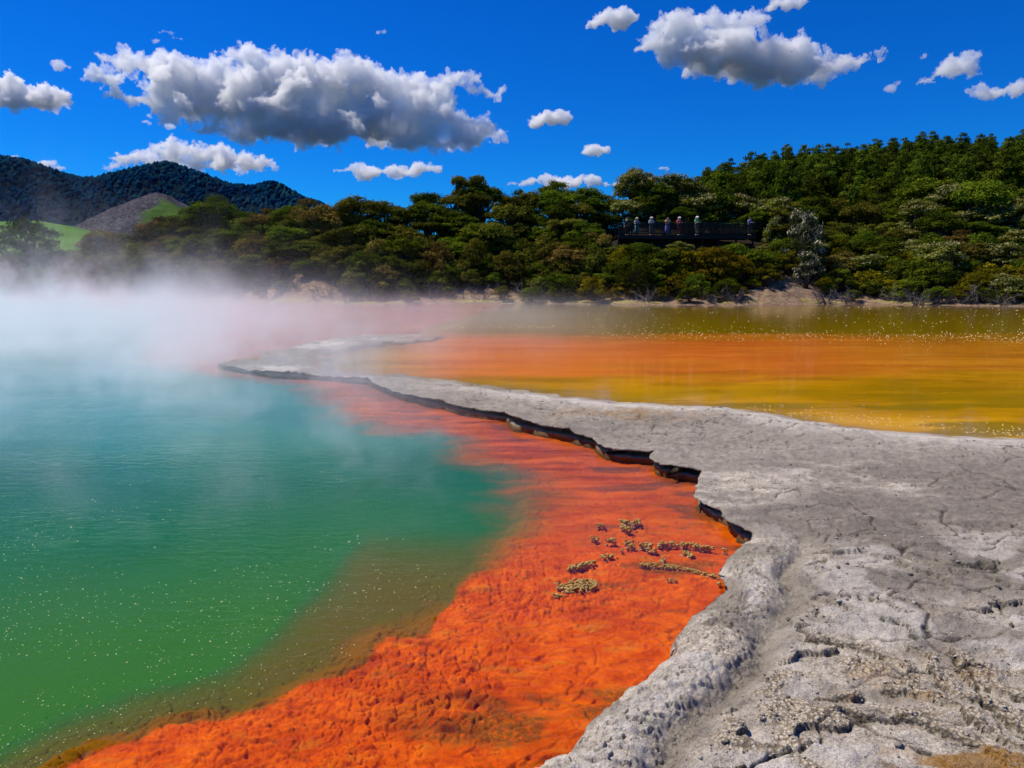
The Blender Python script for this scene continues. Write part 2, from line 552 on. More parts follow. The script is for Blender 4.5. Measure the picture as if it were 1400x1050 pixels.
    for k, (fd, inn, outw, wt) in enumerate(prof):
        jit = (fbm(X[bv] * 9 + k * 0.4, Y[bv] * 9, 3, 93 + k) - 0.5) * 0.08
        sh_ = under * (inn + jit) + (1 - under) * (-outw + jit * 0.3)
        dropz = np.maximum(zl, 0.02)
        V.append(np.stack([X[bv] + gxv * sh_, Y[bv] + gyv * sh_, zl - dropz * fd], 1))
        for nm in att:
            src = att[nm][0][bv]
            if nm == 'wet_shade': src = np.full(nb, wt) * np.clip(under + 0.25, 0, 1)
            elif nm == 'ochre': src = np.full(nb, 0.5 if fd > 0.9 else 0.0) * under
            elif nm == 'pale': src = src * 0.4
            elif nm == 'crack': src = src * 0.0
            att[nm].append(src)
        cur = rowbase + np.arange(nb)
        a = be[:, 0]; c = be[:, 1]
        pa = a if k == 0 else prev[inv[a]]
        pc = c if k == 0 else prev[inv[c]]
        faces.append(np.stack([pa, pc, cur[inv[c]], cur[inv[a]]], 1))
        prev = cur; rowbase += nb
    pw = np.where((Y < 9) & (dA > 0.45) & (dB > 0.4), 0.15 + 2.2 * grav + 0.6 * lo, 0) * np.clip(Y / 3.0, 0.5, 2.5) ** 2
    pick = rng.choice(len(P), 2600, p=pw / pw.sum())
    build_pebbles(np.stack([X[pick], Y[pick], z[pick]], 1))
    o = mesh_np('sinter_terrace', np.vstack(V), np.vstack(faces), terrace_material(), smooth=True,
                attrs={k: np.concatenate(v) for k, v in att.items()})
    tag(o, 'grey cracked sinter terrace running out between the green pool and the ochre pond', 'rock terrace', kind='structure')
    bm = bmesh.new(); bm.from_mesh(o.data); bmesh.ops.recalc_face_normals(bm, faces=bm.faces); bm.to_mesh(o.data); bm.free()
    return o


# ------------------------------------------------------------------ bed of pool and pond
def bed_material():
    m, t = new_mat('pool_bed_minerals_reflections')
    p = t.pos()
    shelf = t.attr('shelf'); deep = t.attr('deep'); pond = t.attr('pond'); stain_crease = t.attr('stain_crease'); red = t.attr('red')
    x = t.xyz(p)
    streak = t.noise(t.pos((0.35, 1.8, 1)), 2.6, 5, 0.6)
    fine = t.noise(p, 38.0, 4, 0.65)
    mid = t.noise(p, 7.0, 5, 0.6)
    orange = t.ramp(t.add(t.mul(mid, 0.6), t.mul(fine, 0.4)), [(0.3, (0.28, 0.028, 0.0005)), (0.47, (0.53, 0.076, 0.0005)), (0.62, (0.66, 0.135, 0.0005))])
    zone = t.noise(t.pos((1, 1.7, 1)), 1.6, 5, 0.62, 0.5)
    orange = t.mix(t.ss(zone, 0.48, 0.66, 0.0, 0.55), orange, (0.36, 0.038, 0.001))
    orange = t.mix(t.mul(t.ss(t.noise(t.pos((1, 2.2, 1)), 3.1, 5, 0.7), 0.54, 0.68), 0.45), orange, (0.50, 0.19, 0.012))
    orange = t.mix(t.mul(t.ss(t.noise(p, 120, 3, 0.6), 0.60, 0.74), 0.6), orange, (0.14, 0.03, 0.004))
    orange = t.mix(t.mul(red, 0.8), orange, t.ramp(streak, [(0.36, (0.20, 0.036, 0.006)), (0.5, (0.41, 0.074, 0.005)), (0.64, (0.57, 0.125, 0.014))]))
    orange = t.mix(t.mul(stain_crease, t.ss(fine, 0.32, 0.55)), orange, t.mix(red, (0.095, 0.05, 0.008), (0.085, 0.05, 0.03)))
    # deep water floor: brown, olive, green; far blue-green paints in sky reflection and steam
    far = t.ss(t.m('ADD', x[1], t.mul(t.sub(t.noise(p, 0.35, 3), 0.5), 3.0)), 3.0, 13.0)
    green = t.ramp(far, [(0.0, (0.036, 0.140, 0.012)), (0.20, (0.010, 0.125, 0.030)), (0.42, (0.003, 0.115, 0.055)), (0.68, (0.012, 0.18, 0.14)), (1.0, (0.03, 0.24, 0.26))])
    dcol = t.ramp(deep, [(0.0, (0.20, 0.085, 0.004)), (0.04, (0.105, 0.085, 0.009)), (0.35, (0.085, 0.095, 0.012)), (0.6, (0.05, 0.105, 0.016)), (0.85, (0.025, 0.115, 0.03))])
    dcol = t.mix(t.ss(deep, 0.55, 0.95), dcol, green)
    hot = t.mix(shelf, dcol, orange)
    # pond: ochre and rust
    w = t.noise(t.pos((0.12, 0.7, 1)), 1.5, 5, 0.6)
    pk = t.attr('rust')
    pcol = t.ramp(w, [(0.35, (0.34, 0.19, 0.002)), (0.5, (0.50, 0.265, 0.003)), (0.65, (0.60, 0.335, 0.004))])
    pcol = t.mix(t.mul(t.ss(t.noise(t.pos((0.5, 1.2, 1)), 1.1, 6, 0.65), 0.48, 0.64), 0.55), pcol, (0.30, 0.155, 0.003))
    pcol = t.mix(t.attr('olive'), pcol, (0.24, 0.165, 0.003))
    pcol = t.mix(pk, pcol, t.ramp(w, [(0.35, (0.58, 0.14, 0.02)), (0.65, (0.72, 0.23, 0.03))]))
    col = t.mix(pond, hot, pcol)
    h = t.add(t.mul(fine, 0.5), t.mul(mid, 0.5))
    t.out(t.pbsdf(col, 0.95, 0.0, t.bump(h, 0.6, 0.02)))
    return m


def build_bed():
    X, Y, f = angle_grid(-62, 62, 1300, 46, 1.95, 700, 0.0)
    P = np.stack([X, Y], 1)
    poly_deep = np.vstack([CL, [gp(-2500, 436), gp(-3000, 900), gp(-1500, 1900)]])
    isdeep = inside(P, poly_deep)
    dC = pdist(P, CL) * np.where(isdeep, 1, -1)
    dA = pdist(P, A)
    # which side of the terrace: pond is everything beyond the terrace midline
    pondpoly = np.vstack([np.array([gp(440, 498), gp(700, 549), gp(950, 590), gp(1200, 700), gp(1800, 900), gp(3500, 900), (200, 60), (200, 120), (8.0, 120), (2.0, 70)]),
                          np.array([gp(640, 432), gp(580, 446), gp(560, 458), gp(470, 470)])])
    pond = inside(P, pondpoly).astype(float)
    n = fbm(X * 1.3, Y * 1.3, 4, 101)
    near = 1 - sstep(4.0, 6.5, Y)
    # rounded algal mounds on the shelf, larger and flatter farther from the lip
    warp = fbm(X * 3, Y * 3, 3, 103) * 0.9
    f1, f2, cid = voro(X * 12 + warp * 2, Y * 17 + warp * 2, 105)
    g1, g2, cid2 = voro(X * 28 + warp * 2, Y * 36 - warp, 107)
    k1, k2, cid3 = voro(X * 4 + warp * 1.5, Y * 6 + warp, 109)
    m1 = np.sqrt(np.clip(1 - (f1 * 1.05) ** 2, 0, 1)) * sstep(0.0, 0.25, f2 - f1) ** 0.6 * (0.35 + 0.9 * cid)
    m2 = np.sqrt(np.clip(1 - (g1 * 1.05) ** 2, 0, 1)) * sstep(0.0, 0.25, g2 - g1) ** 0.6 * (0.35 + 0.9 * cid2)
    patch = sstep(0.40, 0.62, fbm(X * 1.3 + 0.7, Y * 2.0, 4, 111, 0.6))
    smooth_zone = sstep(0.9, 0.3, dA) * 0.8
    lip = np.exp(-np.clip(-dC, 0, 9) / 0.45)
    p0 = (1 - sstep(0.0, 0.10, k2 - k1)) * 0.010
    lum = near * np.clip(0.12 + 0.88 * patch + 0.5 * lip - smooth_zone, 0.08, 1) * (0.026 * m1 + 0.010 * m2)
    lum += near * 0.007 * m2 * sstep(0.35, 0.6, fbm(X * 2.3, Y * 2.3, 3, 112)) - p0
    lum += near * lip * 0.035 * (fbm(X * 4, Y * 4, 3, 114) - 0.4)
    fl = fbm(X * 1.0 + 0.35 * Y, Y * 2.0, 6, 113, 0.55) * 9
    ff = fl - np.floor(fl)
    lum += (0.45 + 0.55 * near) * 0.013 * (np.floor(fl) + sstep(0, 0.10, ff) - fl + 0.9 * (fl - 4.5))
    z = -0.050 + lum + (n - 0.5) * 0.03 - 0.02 * sstep(5, 7, Y)
    rib = fbm(X * 2.0 - Y * 1.2, (Y + X) * 0.5, 4, 115)
    z += 0.03 * (rib - 0.5)
    wob = (fbm(X * 1.8, Y * 1.8, 4, 117) - 0.5)
    d = np.clip(dC + wob * 0.25, 0, None)
    z = np.where(isdeep, np.where(d > 0, (z + 0.05) * np.exp(-d / 0.25) - 0.05, z) - np.minimum(0.3 * d, 0.05 + 0 * d), np.minimum(z, -0.006))
    deepv = sstep(0.0, 1.0, d / (0.75 + 1.9 * sstep(3.0, 4.0, Y) * sstep(-1.9, -0.9, X)))
    fz = sstep(4.3, 6.5, Y)
    shelf = sstep(0.02 + 0.55 * fz, -0.03 - 0.55 * fz, dC + (wob * 0.5 + 0.5 * (fbm(X * 1.2 + Y * 2, Y * 3.5, 4, 119) - 0.5)) * fz)
    deepv = np.maximum(deepv, fz * 0.92)
    z = np.where(pond > 0.5, -0.14 + (n - 0.5) * 0.08, z)
    stain_crease = sstep(0.50, 0.64, fbm(X * 1.5 + 0.2, Y * 4.2, 5, 121)) * 0.75 * sstep(0.25, 0.9, -dC)
    crk = 1 - sstep(0.0, 0.06, k2 - k1)
    stain_crease = np.maximum(stain_crease, 0.6 * crk * sstep(0.5, 0.62, fbm(X, Y, 3, 123)) * sstep(3.6, 4.6, Y))
    gap = sstep(0.25, 0.0, m1) * near * patch  # creases between mounds get a darker colour along with the stains
    stain_crease = np.clip(np.maximum(np.maximum(stain_crease, 0.8 * sstep(0.12, 0.0, ff) * sstep(0.42, 0.6, fbm(X * 2, Y * 2, 3, 125))), 0.22 * gap), 0, 1)
    red = sstep(4.6, 7.5, Y + 0.8 * (n - 0.5))
    px = 700 + F * X / (Y * CP)
    py = HORIZON + F * H / np.maximum(Y, 0.5)
    bandw = (fbm(X * 0.25, Y * 0.9, 4, 131) - 0.5)
    rust = sstep(13.8, 18.5, Y + 5 * bandw) * (1 - sstep(24, 30, Y + 5 * bandw)) * (1 - 0.55 * sstep(1000, 1350, px)) * sstep(480, 640, px)
    dB = pdist(P, POND)
    olive = np.maximum(sstep(1.0, 0.1, dB / np.clip(0.10 * Y, .3, 2)) * 0.9, 0.95 * sstep(24, 29, Y + 4 * bandw))  # far olive-brown paints in the reflection of the dark trees
    olive = np.maximum(olive, 0.8 * sstep(0.5, 0.65, fbm(X * 0.4, Y * 1.7, 4, 133)) * (1 - sstep(12, 15, Y)))
    olive = np.maximum(olive, 0.7 * sstep(780, 500, px) * (1 - sstep(13, 17, Y)))
    o = mesh_np('pool_bed', np.stack([X, Y, z], 1), f, bed_material(), smooth=True,
                attrs={'shelf': shelf, 'deep': deepv, 'pond': pond, 'stain_crease': stain_crease, 'red': red, 'rust': np.clip(rust, 0, 1), 'olive': np.clip(olive, 0, 1)})
    tag(o, 'orange mineral shelf dropping away under the green hot pool', 'pool bed', kind='structure')


# ------------------------------------------------------------------ water
def water_material(name, s1, s2, ior=1.33):
    m, t = new_mat(name)
    p = t.pos((1, 2.2, 1))
    a = t.noise(p, s1, 3, 0.6, 0.4)
    b = t.noise(p, s1 * 6, 3, 0.6)
    big = t.noise(t.pos((0.3, 0.8, 1)), 0.6, 3)
    h = t.add(t.mul(a, t.ss(big, 0.35, 0.65, 0.25, 1.0)), t.mul(b, 0.18))
    nrm = t.bump(h, s2, 0.05)
    gl = t.n.new('ShaderNodeBsdfGlossy'); gl.inputs['Roughness'].default_value = 0.05; t.put(gl.inputs['Normal'], nrm)
    tr = t.n.new('ShaderNodeBsdfTransparent')
    fr = t.n.new('ShaderNodeFresnel'); fr.inputs['IOR'].default_value = ior; t.put(fr.inputs['Normal'], nrm)
    mx = t.n.new('ShaderNodeMixShader')
    t.put(mx.inputs[0], fr.outputs[0]); t.l.new(tr.outputs[0], mx.inputs[1]); t.l.new(gl.outputs[0], mx.inputs[2])
    t.out(mx.outputs[0])
    return m


def poly_sheet(name, pts, z, mat):
    bm = bmesh.new()
    vs = [bm.verts.new((x, y, z)) for x, y in pts]
    es = [bm.edges.new((vs[i], vs[(i + 1) % len(vs)])) for i in range(len(vs))]
    bmesh.ops.triangle_fill(bm, use_beauty=True, edges=es)
    for fc in bm.faces:
        if fc.normal.z < 0: fc.normal_flip()
    me = bpy.data.meshes.new(name); bm.to_mesh(me); bm.free()
    me.materials.append(mat)
    o = bpy.data.objects.new(name, me); COL.objects.link(o)
    return o


def build_water():
    mid = [gp(600, 457), gp(520, 462), gp(440, 470), gp(400, 488), gp(430, 503), gp(470, 510), gp(505, 513), gp(560, 524), gp(640, 540), gp(740, 560), gp(900, 590), gp(1150, 680), gp(1500, 800), gp(2200, 1100)]
    left = mid + [(9, -6), (-60, -6), (-150, 40), (-150, 130), (-4, 130), gp(655, 432), gp(630, 445)]
    right = mid[::-1] + [gp(630, 445), gp(655, 432), (-4, 130), (200, 130), (200, 20)]
    o = poly_sheet('pool_water', left, 0.0, water_material('hot_pool_water', 5.0, 0.25, 1.25))
    tag(o, 'green steaming hot pool water over the orange shelf', 'water', kind='structure')
    o = poly_sheet('pond_water', right, 0.0, water_material('pond_water', 2.5, 0.06))
    tag(o, 'still ochre pond water behind the sinter terrace', 'water', kind='structure')


# ------------------------------------------------------------------ bubbles and scum (uncountable)
def dots(name, pts, rads, mat, label, cat):
    n = 6
    base = [(math.cos(2 * math.pi * k / n), math.sin(2 * math.pi * k / n), 0) for k in range(n)] + \
           [(0.6 * math.cos(2 * math.pi * (k + .5) / n), 0.6 * math.sin(2 * math.pi * (k + .5) / n), 0.55) for k in range(n)] + [(0, 0, 0.8)]
    base = np.array(base)
    fc = []
    for k in range(n):
        k2 = (k + 1) % n
        fc += [(k, k2, n + k), (k2, n + k2, n + k), (n + k, n + k2, 2 * n)]
    fc = np.array(fc)
    V = (base[None] * np.asarray(rads)[:, None, None] + np.array([(x, y, -0.001) for x, y in pts])[:, None])
    Fc = fc[None] + (np.arange(len(pts)) * len(base))[:, None, None]
    o = mesh_np(name, V.reshape(-1, 3), Fc.reshape(-1, 3), mat, smooth=True)
    tag(o, label, cat, kind='stuff')


def build_dots():
    pool = np.vstack([CL, [gp(-2500, 436), gp(-3000, 900), gp(-1500, 1900)]])
    pts = []; rad = []
    P = []
    for _ in range(5600):
        x = random.uniform(-150, 720); y = 1200 - 650 * random.random() ** 1.0
        P.append(gp(x, y))
    P = np.array(P)
    ok = inside(P, pool) & (pdist(P, CL) > 0.08)
    cl = fbm(P[:, 0] * 1.5, P[:, 1] * 1.5, 4, 201) + 0.10 * (P[:, 1] < 4.8)
    ok &= rng.random(len(P)) < sstep(0.47, 0.68, cl)
    P = P[ok]
    rads = np.clip(rng.lognormal(math.log(0.0029), 0.36, len(P)), 0.0014, 0.0056) * np.clip(P[:, 1] / 4.0, 0.8, 1.6)
    dots('pool_bubbles', P, rads, plain('bubble_froth', (0.62, 0.60, 0.30), 0.4), 'tiny pale yellow bubbles floating on the green pool', 'bubbles')
    Q = []
    Rr = []
    for _ in range(1300):
        y = random.gauss(462, 4.5) if random.random() < 0.7 else random.uniform(420, 470)
        x = 1500 - 700 * random.random() ** 1.8
        if y < 419: continue
        q = gp(x, y + (1400 - x) * -0.012); Q.append(q); Rr.append(random.uniform(0.008, 0.026) * q[1] / 27)
    for _ in range(420):
        x = random.uniform(480, 1450); y = random.uniform(420, 560)
        q = gp(x, y); Q.append(q); Rr.append(random.uniform(0.003, 0.009) * q[1] / 14)
    for i in range(260):
        x = random.uniform(1020, 1420); t = (x - 1000) / 400
        q = gp(x, 558 + 40 * t ** 0.8 - abs(random.gauss(4, 6))); Q.append(q); Rr.append(random.uniform(0.005, 0.014))
    for _ in range(300):
        x = random.gauss(620, 140); q = gp(x, random.gauss(447, 1.6)); Q.append(q); Rr.append(random.uniform(0.010, 0.028))
    Q = np.array(Q); Rr = np.array(Rr)
    ok = ~inside(Q, TERR)
    dots('pond_scum', Q[ok], Rr[ok], plain('scum', (0.58, 0.46, 0.20), 0.7), 'pale yellow scum flecks drifting on the ochre pond', 'scum')


# ------------------------------------------------------------------ knobbly sinter clumps on the shelf
def build_clumps():
    m, t = new_mat('knobbly_sinter')
    f = t.noise(t.pos(), 90, 3)
    t.out(t.pbsdf(t.ramp(f, [(0.35, (0.20, 0.10, 0.02)), (0.55, (0.52, 0.34, 0.11)), (0.7, (0.66, 0.50, 0.24))]), 0.85, 0.2, t.bump(f, 0.6, 0.01)))
    bm = bmesh.new(); bmesh.ops.create_icosphere(bm, subdivisions=2, radius=1.0)
    bv = np.array([v.co[:] for v in bm.verts]); bf = np.array([[v.index for v in q.verts] for q in bm.faces]); bm.free()
    Z = lambda x, y: (740 + x / 5.385, 680 + y / 5.385)
    # (points of the clump in the enlarged crop, half thickness in crop pixels, label)
    C = [([(412, 182), (465, 182)], 9, 'small tan clump farthest from the bank, alone near the green water'),
         ([(590, 158), (645, 158)], 16, 'rounded tan clump at the top of the tight trio of clumps'),
         ([(668, 172), (730, 152)], 15, 'slanting tan clump on the bank side of the tight trio'),
         ([(592, 190), (625, 205), (670, 215)], 18, 'widest tan clump at the bottom of the tight trio'),
         ([(372, 278), (425, 278)], 10, 'small tan clump nearest the green water in the middle of the shelf'),
         ([(480, 293), (545, 291)], 11, 'flat tan clump between the lone outer clump and the stacked pair'),
         ([(600, 308), (675, 308)], 11, 'upper clump of the stacked pair in the middle of the shelf'),
         ([(625, 337), (692, 337)], 11, 'lower clump of the stacked pair in the middle of the shelf'),
         ([(722, 325), (770, 328), (818, 334)], 15, 'chunky tan clump between the stacked pair and the upper long bar'),
         ([(782, 362), (840, 370)], 12, 'tan clump tucked just below the chunky clump'),
         ([(585, 367), (610, 367)], 8, 'tiny tan nub below the stacked pair'),
         ([(452, 420), (500, 412), (540, 408)], 14, 'oval tan clump at the bank end of the slanting bar'),
         ([(188, 502), (260, 490), (330, 468), (405, 455)], 15, 'slanting tan bar of knobs on the green water side of the shelf'),
         ([(120, 635), (190, 628), (250, 610), (330, 595), (405, 618), (330, 640), (240, 660), (180, 655), (265, 635)], 27, 'largest knobbly tan mat, a broad patch on the orange shelf'),
         ([(80, 692), (120, 700), (160, 706)], 12, 'small ragged clump just below the largest mat'),
         ([(865, 315), (960, 316), (1060, 322), (1140, 330), (1200, 347), (1272, 354)], 13, 'upper of the two long tan bars reaching toward the bank'),
         ([(1035, 382), (1080, 392), (1130, 405)], 18, 'plump oval clump between the two long bars'),
         ([(882, 430), (908, 430)], 12, 'tiny round clump above the lower long bar'),
         ([(728, 472), (830, 474), (930, 484), (1030, 500), (1130, 522), (1180, 540), (1250, 553), (1320, 570)], 12, 'lower and longest of the two long tan bars'),
         ([(925, 583), (995, 583)], 10, 'small flat clump below the longest bar'),
         ([(1335, 370), (1365, 368)], 15, 'lone round clump in the bay under the overhanging ledge'),
         ([(1295, 612), (1325, 618)], 9, 'tiny dull clump touching the grey bank')]
    for k, (pp, th, lab) in enumerate(C):
        ps = [Vector((*gp(*Z(x, y), 0.02), 0)) for x, y in pp]
        c = sum(ps, Vector()) / len(ps)
        cy = c.y
        mpp = cy * 1.06 / F / 5.385          # metres per crop pixel at this distance
        rad = th * mpp
        V = []; Fc = []
        nb = 0
        r2 = random.Random(300 + k)
        for a, b in zip(ps, ps[1:]):
            L = (b - a).length
            for j in range(max(9, int(L / 0.0024))):
                q = a.lerp(b, r2.random())
                off = r2.gauss(0, 0.55), r2.gauss(0, 0.75)
                kr = r2.uniform(0.004, 0.0085) * min(1.3, 0.6 + rad / 0.03)
                q = q + Vector((off[0] * rad, off[1] * rad * 1.6, 0)) - c
                hh = max(0.0, 1 - (off[0] ** 2 + off[1] ** 2) * 0.3)
                base_k = r2.random() < 0.5
                if base_k: kr *= 1.5; q.x -= off[0] * rad * .4; q.y -= off[1] * rad * .7
                q.z = (-0.05 + 0.045 * r2.random()) if base_k else -0.006 + hh * min(rad, 0.014) * r2.uniform(0.4, 1.1)
                q.z = min(q.z, hh * 0.007)
                sc = np.array([kr * r2.uniform(.6, 1.6), kr * r2.uniform(.6, 1.4), kr * r2.uniform(.8, 1.2)])
                V.append(bv * sc * (1 + 0.30 * np.sin(bv[:, [1, 2, 0]] * 6 + r2.random() * 6)) + np.array(q))
                Fc.append(bf + nb); nb += len(bv)
        o = mesh_np('sinter_clump', np.vstack(V), np.vstack(Fc), m, smooth=True)
        o.location = (c.x, c.y, 0)
        tag(o, lab, 'mineral clump', 'knobbly clumps on the orange shelf')


# ------------------------------------------------------------------ far shore terrain
def interp(x, pts):
    pts = np.array(pts, float)
    return np.interp(x, pts[:, 0], pts[:, 1])


SHORE_PX = [(-900, 409), (0, 410), (220, 412.5), (330, 413), (420, 416), (500, 417), (600, 414.5), (740, 414.5), (1000, 417), (1060, 416), (1180, 415), (1400, 418.5), (2300, 422)]
SKY_PX = [(-900, 330), (-200, 340), (0, 350), (100, 346), (160, 322), (210, 310), (260, 290), (290, 279), (340, 284), (400, 278), (450, 282), (490, 270), (540, 280), (580, 264), (615, 258), (645, 240), (690, 256), (730, 262), (760, 250), (800, 262), (830, 258), (868, 240), (920, 248), (960, 262), (1000, 268), (1040, 270), (1100, 272), (1200, 280), (1240, 262), (1280, 250), (1330, 255), (1400, 270), (1700, 260), (2300, 250)]
PINE_PX = [(900, 262), (930, 244), (960, 236), (1000, 218), (1060, 205), (1120, 196), (1180, 190), (1260, 184), (1330, 184), (1400, 172), (1700, 150), (2300, 150)]
PAST_PX = [(-900, 300), (0, 300), (60, 299), (110, 308), (145, 318), (180, 340), (300, 352), (2300, 352)]
_shy = np.array(SHORE_PX, float)
_shore = [(x, F * H / (y - HORIZON)) for x, y in SHORE_PX]
Ydeck = 66.0


def shore_y(px):
    return interp(px, _shore) + 0.8 * (fbm(px / 23.0, px * 0 + 3, 3, 401) - 0.5)


def terrain(x, y):
    x = np.asarray(x, float); y = np.asarray(y, float)
    px = 700 + F * x / (y * CP)
    u = y - shore_y(px)
    top = H + elev(interp(px, SKY_PX)) * 74 - 4.4
    top = np.maximum(top, 0.6)
    z = 0.14 * np.minimum(u, 1.0) + (top - 0.2) * sstep(0.8, 20, u) + 0.05 * np.clip(u, 0, 3)
    # bare sloping banks
    for cx, wd, hh in ((405, 60, 0.8), (1075, 60, 0.8), (640, 60, .3)):
        z += hh * np.exp(-((px - cx) / wd) ** 2) * sstep(0.2, 3.2, u) * (1 - sstep(8, 20, u)) * (0.75 + 0.5 * fbm(x * 0.7, y * 0.7, 3, 411))
    z += (fbm(x * 0.6, y * 0.6, 4, 403) - 0.5) * 0.5 * sstep(0.3, 3, u)
    hill = H + elev(interp(px, PINE_PX)) * 130 - 7.2
    z = z + np.maximum(hill - z, 0) * sstep(24, 72, u) * sstep(860, 960, px)
    past = H + elev(interp(px, PAST_PX)) * 230
    z = z + (past - z) * sstep(70, 175, u) * sstep(1000, 700, px)
    z = z + 2.5 * (fbm(x * 0.02, y * 0.02, 3, 405) - 0.5) * sstep(40, 200, u)
    z = z * (1 - 0.75 * sstep(260, 420, y) * sstep(1100, 800, px))
    return z


def build_far_ground():
    th = np.concatenate([np.linspace(-72, -44, 40)[:-1], np.linspace(-44, 44, 620), np.linspace(44, 72, 40)[1:]])
    ys = np.concatenate([np.linspace(44, 66, 170), np.geomspace(66.3, 3800, 190)])
    T, Yg = np.meshgrid(np.tan(np.radians(th)), ys)
    X = (T * Yg).ravel(); Y = Yg.ravel()
    Z = terrain(X, Y)
    px = 700 + F * X / (Y * CP)
    u = Y - shore_y(px)
    sand = sstep(5.5, 2.5, u + 2.0 * (fbm(X * .5, Y * .5, 3, 421) - .5) - 3.0 * np.exp(-((px - 1065) / 65) ** 2) - 3 * np.exp(-((px - 405) / 70) ** 2))
    moss = sstep(0.3, 0.8, u) * sstep(1.6, 0.9, u) * sstep(0.35, 0.6, fbm(X * 0.35, Y * 0.6, 3, 423))
    grass = sstep(85, 120, u) * sstep(430, 300, Y) * sstep(900, 600, px)
    n = len(th)
    i = np.arange(n * len(ys)).reshape(len(ys), n)
    f = np.stack([i[:-1, :-1], i[:-1, 1:], i[1:, 1:], i[1:, :-1]], -1).reshape(-1, 4)
    m, t = new_mat('bank_and_pasture')
    p = t.pos()
    a = t.noise(p, 1.4, 6, 0.65); b = t.noise(p, 0.05, 5, 0.6); c = t.noise(t.pos((1, 1, 3)), 5, 5, 0.7)
    soil = t.ramp(a, [(0.35, (0.010, 0.008, 0.005)), (0.65, (0.035, 0.025, 0.015))])
    snd = t.ramp(t.add(t.mul(a, .5), t.mul(c, .5)), [(0.36, (0.085, 0.045, 0.026)), (0.5, (0.25, 0.16, 0.10)), (0.64, (0.42, 0.32, 0.20))])
    gr = t.ramp(t.add(t.mul(b, .7), t.mul(a, .3)), [(0.35, (0.04, 0.10, 0.012)), (0.6, (0.10, 0.22, 0.025))])
    col = t.mix(t.attr('sand'), soil, snd)
    col = t.mix(t.mul(t.attr('moss'), 0.7), col, (0.35, 0.33, 0.05))
    col = t.mix(t.attr('grass'), col, gr)
    t.out(t.pbsdf(col, 0.95, 0.1, t.bump(t.add(a, c), 0.8, 0.12)))
    o = mesh_np('ground', np.stack([X, Y, Z], 1), f, m, smooth=True, attrs={'sand': sand, 'moss': moss, 'grass': grass})
    tag(o, 'pale bank along the far shore rising into bush, hill and green pasture', 'ground', kind='structure')


# ------------------------------------------------------------------ mountains
MT_PX = [(-900, 200), (-400, 190), (-150, 200), (-40, 208), (0, 211), (30, 215), (60, 224), (85, 233), (110, 240), (135, 241), (160, 238), (185, 230), (205, 226), (230, 226), (255, 233), (290, 248), (320, 257), (345, 258), (370, 255), (395, 262), (420, 274), (450, 284), (520, 302), (650, 330), (900, 360), (2300, 372)]
YM = 1000.0


def mountain_z(x, y):
    px = 700 + F * x / (y * 0.965)
    sky = interp(px, MT_PX) + 8
    ridge = H + elev(sky) * YM
    v = (YM - y) / 420.0
    front = 1 - sstep(0, 1.0, v)
    gul = fbm(x * 0.006 + y * 0.002, y * 0.004, 4, 501)
    z = ridge * np.clip(front + 0.55 * (gul - 0.5) * sstep(0.03, 0.3, v) * sstep(1.0, 0.7, v), 0, 1.02)
    z = np.where(y > YM, ridge * (1 - sstep(0, 600, y - YM)), z)
    return z


def cone_z(x, y):
    c = at(216, 265, 480)
    r = np.sqrt((x - c.x) ** 2 + ((y - c.y) * 0.8) ** 2)
    rr = r * (1 + 0.3 * (fbm(x * 0.03, y * 0.03, 3, 511) - 0.5))
    rr = np.sqrt(rr * rr + 10 ** 2) - 10
    return c.z - rr * (0.70 + 0.12 * np.sin(np.arctan2(y - c.y, x - c.x) * 3 + 1))


